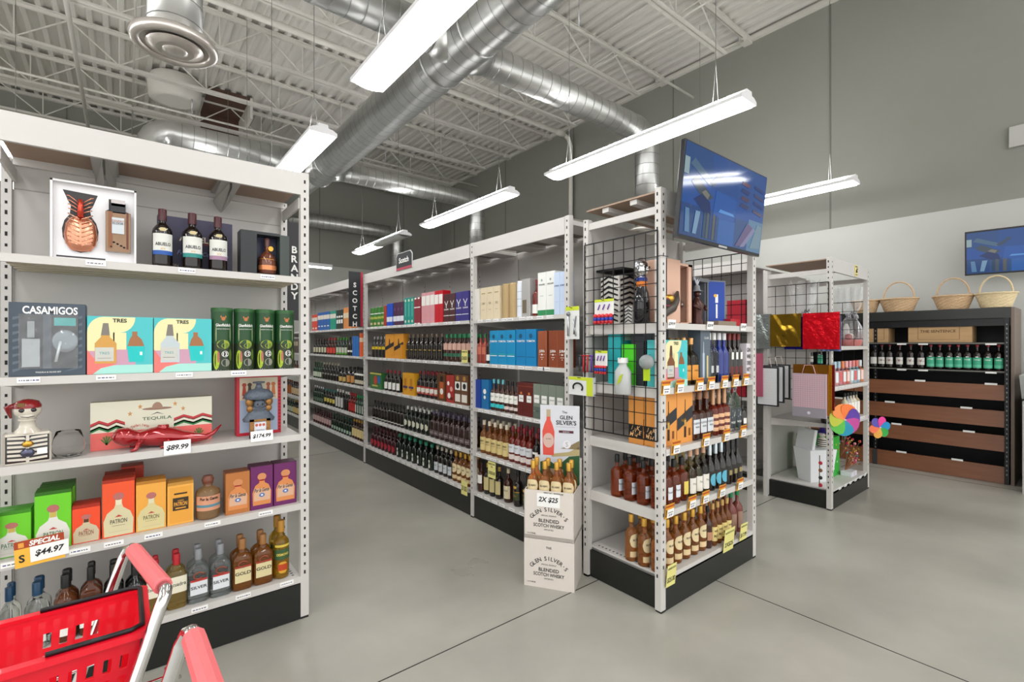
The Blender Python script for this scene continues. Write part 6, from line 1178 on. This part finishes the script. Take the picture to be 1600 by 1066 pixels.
o = E('witch_bottle', (5.46, 1.80, zb+.325)); tag(o, 'skeleton bottle in a purple witch hat on the foam cooler', 'bottle')
g = MB(); g.lathe([(.04, -.0), (.045, .03), (.04, .08), (.02, .1)], BONE, 14)
for i in range(4): g.lathe([(.046, .01+i*.02), (.046, .018+i*.02)], BLK, 14)
g.build('body', o); g = MB(); g.ball((0, 0, .13), .033, BONE, 12, 8); g.ball((-.012, -.03, .135), .007, BLK, 6, 5); g.ball((.012, -.03, .135), .007, BLK, 6, 5); g.build('skull', o)
g = MB(); PU = M('3a2a8a', .4); g.lathe([(.075, .15), (.07, .158), (.03, .16), (.02, .2), (.0, .235)], PU, 16); g.build('hat', o)
def xm(g, w_, h):
    for i in range(5): g.ell((-.3+.15*i)*w_, (.2+.15*((i*2) % 5))*h, .06*w_, .06*w_, 0, M(('e8e8e0', 'c83a30', 'e8c040')[i % 3]), 8)
o = carton(.2, .34, .40, M('2fae3a', .35), xm, 'gift_box'); put(o, (5.72, 1.93, zb), 0, 'tall bright green patterned gift box, gift rack base', 'gift box')
def sticks(name, X, Y, Z, n, L, label, seed, up=.3):
    o = E(name, (X, Y, Z)); tag(o, label, 'decoration'); rr = random.Random(seed); cols = ['c83040', 'e8a8a0', 'd8b868', '3a9ab0', 'e06050', 'b8902a', 'e878a8']
    g = MB(); b = MB()
    for i in range(n):
        a = rr.uniform(-.5, .5); e_ = rr.uniform(.05, up); p1 = (L*rr.uniform(.4, 1)*math.cos(a), rr.uniform(-.06, .06), L*e_*2); g.tube([(-.03, 0, .02), (p1[0]*.5, p1[1]*.5, .02+p1[2]*.5), p1], .003, M('8a5a3a', .6), 4); b.ball(p1, rr.uniform(.008, .016), M(rr.choice(cols), .35), 7, 5); b.ball((p1[0]*.6, p1[1]*.6, .02+p1[2]*.6), rr.uniform(.006, .012), M(rr.choice(cols), .35), 6, 4)
    g.build('twigs', o); b.build('beads', o); return o
sticks('beaded_spray', 5.88, 1.72, zb+.02, 26, .40, 'spray of coloured beads and twigs lying on the rack base', 5, .35)
sticks('beaded_spray', 6.02, 1.80, zb+.14, 16, .22, 'spray of coloured beads standing by the far post', 8, 1.)
o = MB(); 
for i in range(4): o.ball((0, -.01, .02+i*.07), .018, M(('c02838', '2a2a2e', '8a5a3a', 'c83040')[i], .4), 8, 6)
o.tube([(0, 0, 0), (.01, 0, .3)], .004, M('5a3a2a', .6), 5); tag(o.build('bead_garland', loc=(5.14, 1.72, zb)), 'short bead garland standing inside the near post, gift rack', 'decoration')
g = MB().rbox(-.08, .08, -.05, .05, 0, .045, M('d8d8e0', .4)); g.text('12', .03, 0, .022, -.0508, M('c87ab0')); tag(g.build('gift_box', loc=(5.86, 1.69, zb)), 'small white box before the bead spray, gift rack base', 'gift box')
# goods seen through the racks on the bay behind
for k, (c, nm_) in enumerate((('b02032', 'crimson'), ('3f7a34', 'green'), ('20358a', 'navy'), ('c8c0b0', 'ivory'), ('a03050', 'rose'), ('8a6a3a', 'tan'), ('30507a', 'slate'), ('98a040', 'olive'))):
    for si in (0, 1, 2, 3):
        if (k+si) % 2: continue
        p = carton(.2, .12, .26, M(c, .5)); put(p, (5.08+.12, 2.52+k*.27, SS[si]+.001), -PI/2, f'{nm_} carton on the {SHN[si]} shelf behind the gift rack', 'box')

# ================================================================ WINE UNIT GOODS
p = bottle(.31, .04, G_DARK, M('8a2030', .35), [(.14, .42, M('dcdad4', .5), 1.0, None, [('V', .03, .3, M('7a2430'), .03)], [(.27, .30, M('b8b4b0'))])], sh=.56, nk=.72, nm='wine_bottle', seg=20)
q = bottle(.31, .04, G_DARK, M('b03040', .35), [(.08, .46, M('3fae88', .45), 1.1, None, [('WINE', .014, .38, WHITE, .02)], [(.1, .2, M('62c4a4'))]), (.47, .5, M('e8e8e0'), .3)], sh=.56, nk=.72, nm='wine_bottle', seg=20)
u = bottle(.31, .04, G_DARK, M('2a50a0', .35), [(.14, .42, M('dcdad4', .5), 1.0)], sh=.56, nk=.72, nm='wine_bottle', seg=20)
zs = 1.243; XB = BX+.07
put(u, (XB, YatX(1366, XB), zs), -PI/2, 'blue-capped wine bottle, first of the wall unit row', 'bottle')
for k, px in enumerate((1378, 1390.5, 1406, 1423, 1439.5)): put(p, (XB, YatX(px, XB), zs), -PI/2, f'white-label red-capped wine bottle, {ORD[k]} after the blue-capped one', 'bottle', 'white-label wine bottles')
for k, px in enumerate((1454.5, 1468.5, 1483.5, 1497.5, 1512, 1527, 1544, 1561)): put(q, (XB, YatX(px, XB), zs), -PI/2, f'green-label wine bottle, {ORD[k]} after the white-label ones', 'bottle', 'green-label wine bottles')
for k in range(5): put(p if k % 2 else q, (XB, 2.98-k*.115+.0, zs), -PI/2, f'wine bottle partly hidden behind the gift rack, {ORD[k]} from the unit end', 'bottle', 'wine bottles behind the gift rack')
def crate(px0, px1, pyt, word, label, h=.20):
    ya, yb = YatX(px0, BX+.05), YatX(px1, BX+.05); w_ = ya-yb; WD = mnoise('crate_wood', 'b08a5e', 'c9a87c', 3, (.6, .7), stretch=(1, 1, 8))
    g = MB(); g.rbox(-w_/2, w_/2, 0, .3, 0, h, WD, .002); DW = M('6a4a2a', .7); z0, z1 = .18*h, .97*h
    for x in (-.34, .31): g.rect(x*w_, x*w_+.004, z0, h, -.0008, DW)
    g.rect(-.34*w_, .315*w_, z0, z0+.003, -.0008, DW)
    if word: g.text(word, .032, -.02*w_, .72*h, -.0012, M('4a3018', .7), .01, wmax=w_*.56, stretch=1.2)
    o = g.build('wine_crate', loc=(BX+.05, (ya+yb)/2, 1.561), rz=-PI/2); tag(o, label, 'crate')
crate(1419, 1519, 0, 'THE SENTENCE', 'pale wooden wine crate branded THE SENTENCE on the upper shelf', .185)
crate(1352, 1388, 0, '', 'plain wooden wine crate partly behind the gift rack post', .18)
WK = mnoise('wicker', 'b9936c', 'dcc09a', 60, (.6, .75), bump=.6); WK2 = mnoise('wicker_pale', 'cbb288', 'e8d8b0', 60, (.6, .75), bump=.6)
def basket(px0, px1, pyh, wk, label, xo=.2, fill=False):
    X = BX+xo; ya, yb = YatX(px0, X), YatX(px1, X); w_ = ya-yb; rx_ = w_/2; ry = min(rx_*.75, .17); h = .155; o = E('wicker_basket', (X, (ya+yb)/2, 1.946), -PI/2); tag(o, label, 'basket')
    g = MB(); n = 48; rows = 9; vs = []; fs = []
    for j in range(rows+1):
        t = j/rows
        for i in range(n): a = 2*PI*i/n; k = .72+.28*t+(.012 if (i//2+j) % 2 else -.008); vs.append((rx_*k*math.cos(a), ry*k*math.sin(a), .004+h*t))
    for j in range(rows):
        for i in range(n): fs.append((j*n+i, j*n+(i+1) % n, (j+1)*n+(i+1) % n, (j+1)*n+i))
    g.add(vs, fs, wk); g.add([(v[0]*.9, v[1]*.9, .01) for v in vs[:n]], [tuple(range(n))], wk)
    g.build('woven_body', o)
    MB().tube([(rx_*1.0*math.cos(2*PI*i/28), ry*math.sin(2*PI*i/28), h+.004+.004*(i % 2)) for i in range(28)], .011, wk, 8, closed=True).build('braided_rim', o)
    hh = PX((px0+px1)/2, pyh, X)[1]-1.946
    MB().tube([(rx_*.78*math.cos(PI*i/20)*(1 if 1 else 0), 0, h-.03+(hh-h+.03)*math.sin(PI*i/20)**.75) for i in range(21)], .009, wk, 8).build('handle', o)
    if fill: g = MB(); rr = random.Random(2); [g.ball((rr.uniform(-.6, .6)*rx_, rr.uniform(-.5, .5)*ry, h+.0), .022, M(rr.choice(['b02030', '6a6a4a', 'c03040', '8a8a70']), .5), 7, 5) for _ in range(14)]; g.build('filling', o)
basket(1374, 1436, 441, WK, 'wicker basket with thin hoop handle, nearest the gift rack on the wine unit', .12)
basket(1457, 1523, 435, WK, 'wide brown wicker basket with flat handle in the middle of the wine unit', .14)
basket(1523, 1591, 431, WK2, 'pale wicker basket with tall hoop and red filling, by the unit end', .10, True)
basket(1330, 1375, 470, WK, 'wicker basket half hidden behind the gift rack fascia', .12, True)
# wall screen, alarm box and counter edge
o = E('television', (7.92, .62, 2.36), -PI/2+.18); o.rotation_euler = (.12, 0, -PI/2+.12); tag(o, 'flat screen with blue camera views fixed on the wall above the wicker baskets', 'television')
MB().rbox(-.46, .46, 0, .03, 0, .52, M('15161a', .3), .004).box(-.1, .1, .03, .09, .1, .4, BLACK).build('casing', o); g = MB(); collage(g, -.445, .445, .02, .5, -.0012); g.build('screen', o); MB().tube([(0, .08, .25), (0, .25, .25)], .02, BLACK, 8).build('mount_arm', o)
ya, za = PX(1576, 199, XW-.06); yb, zb_ = PX(1606, 223, XW-.06)
g = MB().rbox(XW-.06, XW, .30, ya, zb_-.01, za, M('b8b8b2', .5), .006); tag(g.build('alarm_box', loc=(0, 0, 0)), 'small grey box fixed high on the dark wall', 'alarm box')
g = MB(); ST = M('c2c6c6', .35); g.box(7.2, 8.2, -.6, .55, 0, .95, M('b9bab6', .5)); g.add([(7.15, -.6, 1.22), (7.15, .57, 1.22), (7.4, .57, .96), (7.4, -.6, .96), (8.2, -.6, 1.22), (8.2, .57, 1.22)], [(0, 1, 2, 3), (0, 4, 5, 1)], ST); tag(g.build('service_counter', None), 'pale counter with sloped metal edge right of the wine unit', 'counter')

# ================================================================ BASKET TROLLEYS
RP = M('e8142c', .32, coat=.3); GRIP = M('f0767a', .4); BKP = M('16161a', .35)
def wall_holes(g, A, Bv, Cv, D, nu, nv, holes, mat, th=.003):
    A, Bv, Cv, D = map(Vector, (A, Bv, Cv, D)); nrm = (Bv-A).cross(D-A).normalized()*th
    P_ = lambda u, v: (A*(1-u)+Bv*u)*(1-v)+(D*(1-u)+Cv*u)*v
    for i in range(nu):
        for j in range(nv):
            if holes(i, j): continue
            q = [P_(i/nu, j/nv), P_((i+1)/nu, j/nv), P_((i+1)/nu, (j+1)/nv), P_(i/nu, (j+1)/nv)]
            vs = [tuple(p) for p in q]+[tuple(p+nrm) for p in q]; g.add(vs, [(0,1,2,3),(7,6,5,4),(0,4,5,1),(1,5,6,2),(2,6,7,3),(3,7,4,0)], mat)
def hand_basket(x0, x1, y0, y1, zt, zb, label):
    o = E('shopping_basket', ((x0+x1)/2, (y0+y1)/2, zb)); tag(o, label, 'shopping basket'); W, D, H = x1-x0, y1-y0, zt-zb; t = .03
    T = [(-W/2, -D/2, H), (W/2, -D/2, H), (W/2, D/2, H), (-W/2, D/2, H)]; Bt = [(-W/2+t, -D/2+t, 0), (W/2-t, -D/2+t, 0), (W/2-t, D/2-t, 0), (-W/2+t, D/2-t, 0)]
    hole = lambda i, j: (i % 2 == 1 and 1 < i < 40 and j in (1, 2, 3, 5, 6, 7)) or (i % 2 == 1 and j == 9 and i > 12)
    for k in range(4):
        a, b = k, (k+1) % 4; g = MB(); n = 29 if k % 2 == 0 else 17
        hf = (lambda i, j: i % 2 == 1 and (j in (1, 2) or (j in (5, 6, 8, 9) and i > 14) )) if k == 2 else ((lambda i, j: i % 2 == 1 and (j in (2, 3, 4, 5) or j in (7, 8)) and i > 3) if k == 0 else (lambda i, j: i % 2 == 1 and j in (3, 4, 5) and 3 < i < 14))
        if k == 2: hf = lambda i, j: i % 2 == 1 and (j in (1, 2) or (j in (4, 5, 7, 8) and 3 < i < 12))
        wall_holes(g, Bt[a], Bt[b], T[b], T[a], n, 12, hf, RP); g.build('side_wall', o)
    MB().box(-W/2+t, W/2-t, -D/2+t, D/2-t, -.002, .003, RP).build('basket_floor', o)
    g = MB(); r1 = .012; pts = [(-W/2, -D/2), (W/2, -D/2), (W/2, D/2), (-W/2, D/2)]
    def ringpts(e, n=5, R=.02):
        out = []
        for (cx, cy, s0) in ((W/2+e-R, -D/2-e+R, -PI/2), (W/2+e-R, D/2+e-R, 0), (-W/2-e+R, D/2+e-R, PI/2), (-W/2-e+R, -D/2-e+R, PI)): out += [(cx+R*math.cos(s0+PI/2*i/n), cy+R*math.sin(s0+PI/2*i/n)) for i in range(n+1)]
        return out
    ro, ri = ringpts(.02), ringpts(-.004, R=.006); n = len(ro)
    vs = [(x, y, H-.016) for x, y in ro]+[(x, y, H) for x, y in ro]+[(x, y, H) for x, y in ri]+[(x, y, H-.01) for x, y in ri]
    fs = [(a*n+i, a*n+(i+1) % n, (a+1)*n+(i+1) % n, (a+1)*n+i) for a in range(3) for i in range(n)]; g.add(vs, fs, RP); g.build('rim', o)
    g = MB(); hp = [(W*.07, D/2+.004, H+.006), (W/2-.02, D/2+.004, H+.006), (W/2+.002, D/2-.012, H+.006), (W/2+.002, -D/2+.012, H+.006), (W/2-.02, -D/2-.004, H+.006), (W*.14, -D/2-.004, H+.006)]
    g.tube(hp, .006, BKP, 8); g.build('folded_handle', o)
    return o
bz = .82
hand_basket(-.46, .03, 1.55, 1.805, bz, .60, 'red plastic hand basket with black handle on the chrome trolley')
def trolley(x, y0, y1, zt, label, rz=0):
    o = E('basket_trolley', (x, (y0+y1)/2, 0), rz); tag(o, label, 'trolley'); hw = (y1-y0)/2
    g = MB()
    for s in (-1, 1): g.tube([(.0, s*(hw-.045), zt), (.0, s*(hw-.02), zt), (-.006, s*(hw-.004), zt-.008), (-.016, s*hw, zt-.03), (-.2, s*hw, .30), (-.24, s*hw, .2), (-.26, s*hw, .14)], .0145, CHROME, 12)
    for s in (-1, 1): g.tube([(-.2, s*hw, .14), (-.66, s*hw, .14)], .0125, CHROME, 10)
    g.tube([(-.66, -hw, .14), (-.66, hw, .14)], .0125, CHROME, 10); g.tube([(-.2, -hw, .14), (-.2, hw, .14)], .0125, CHROME, 10)
    g.build('chrome_frame', o)
    g = MB(); g.lathe([(.019, -hw+.045), (.022, -hw+.05), (.022, hw-.05), (.019, hw-.045)], GRIP, 10, sm=False)
    g.v = [(a, c, zt+b) for a, b, c in g.v]; g.build('grip', o)
    g = MB()
    for s in (-1, 1):
        for xx in (-.22, -.64): g.tube([(xx, s*hw-.012, .055), (xx, s*hw+.012, .055)], .055, BLACK, 16); g.box(xx-.015, xx+.015, s*hw-.018, s*hw+.018, .1, .14, SILVER)
        
    g.build('castors', o); return o, hw
o, hw = trolley(.047, 1.523, 1.953, .905, 'chrome basket trolley with pink grip holding the red basket', .175)
g = MB(); 
for s in (-1, 1): g.tube([(-.045, s*(hw-.0), .64), (-.02, s*(hw-.015), .585), (-.55, s*(hw-.06), .585)], .005, CHROME, 8)
g.tube([(.0, -hw+.02, .70), (.03, -hw+.02, .66), (.02, -hw+.12, .62), (-.04, -hw+.16, .60)], .005, CHROME, 8); g.build('basket_rail', o)
o2, hw = trolley(.115, .80, 1.235, .94, 'second chrome basket trolley with pink grip, closer to camera', .035)
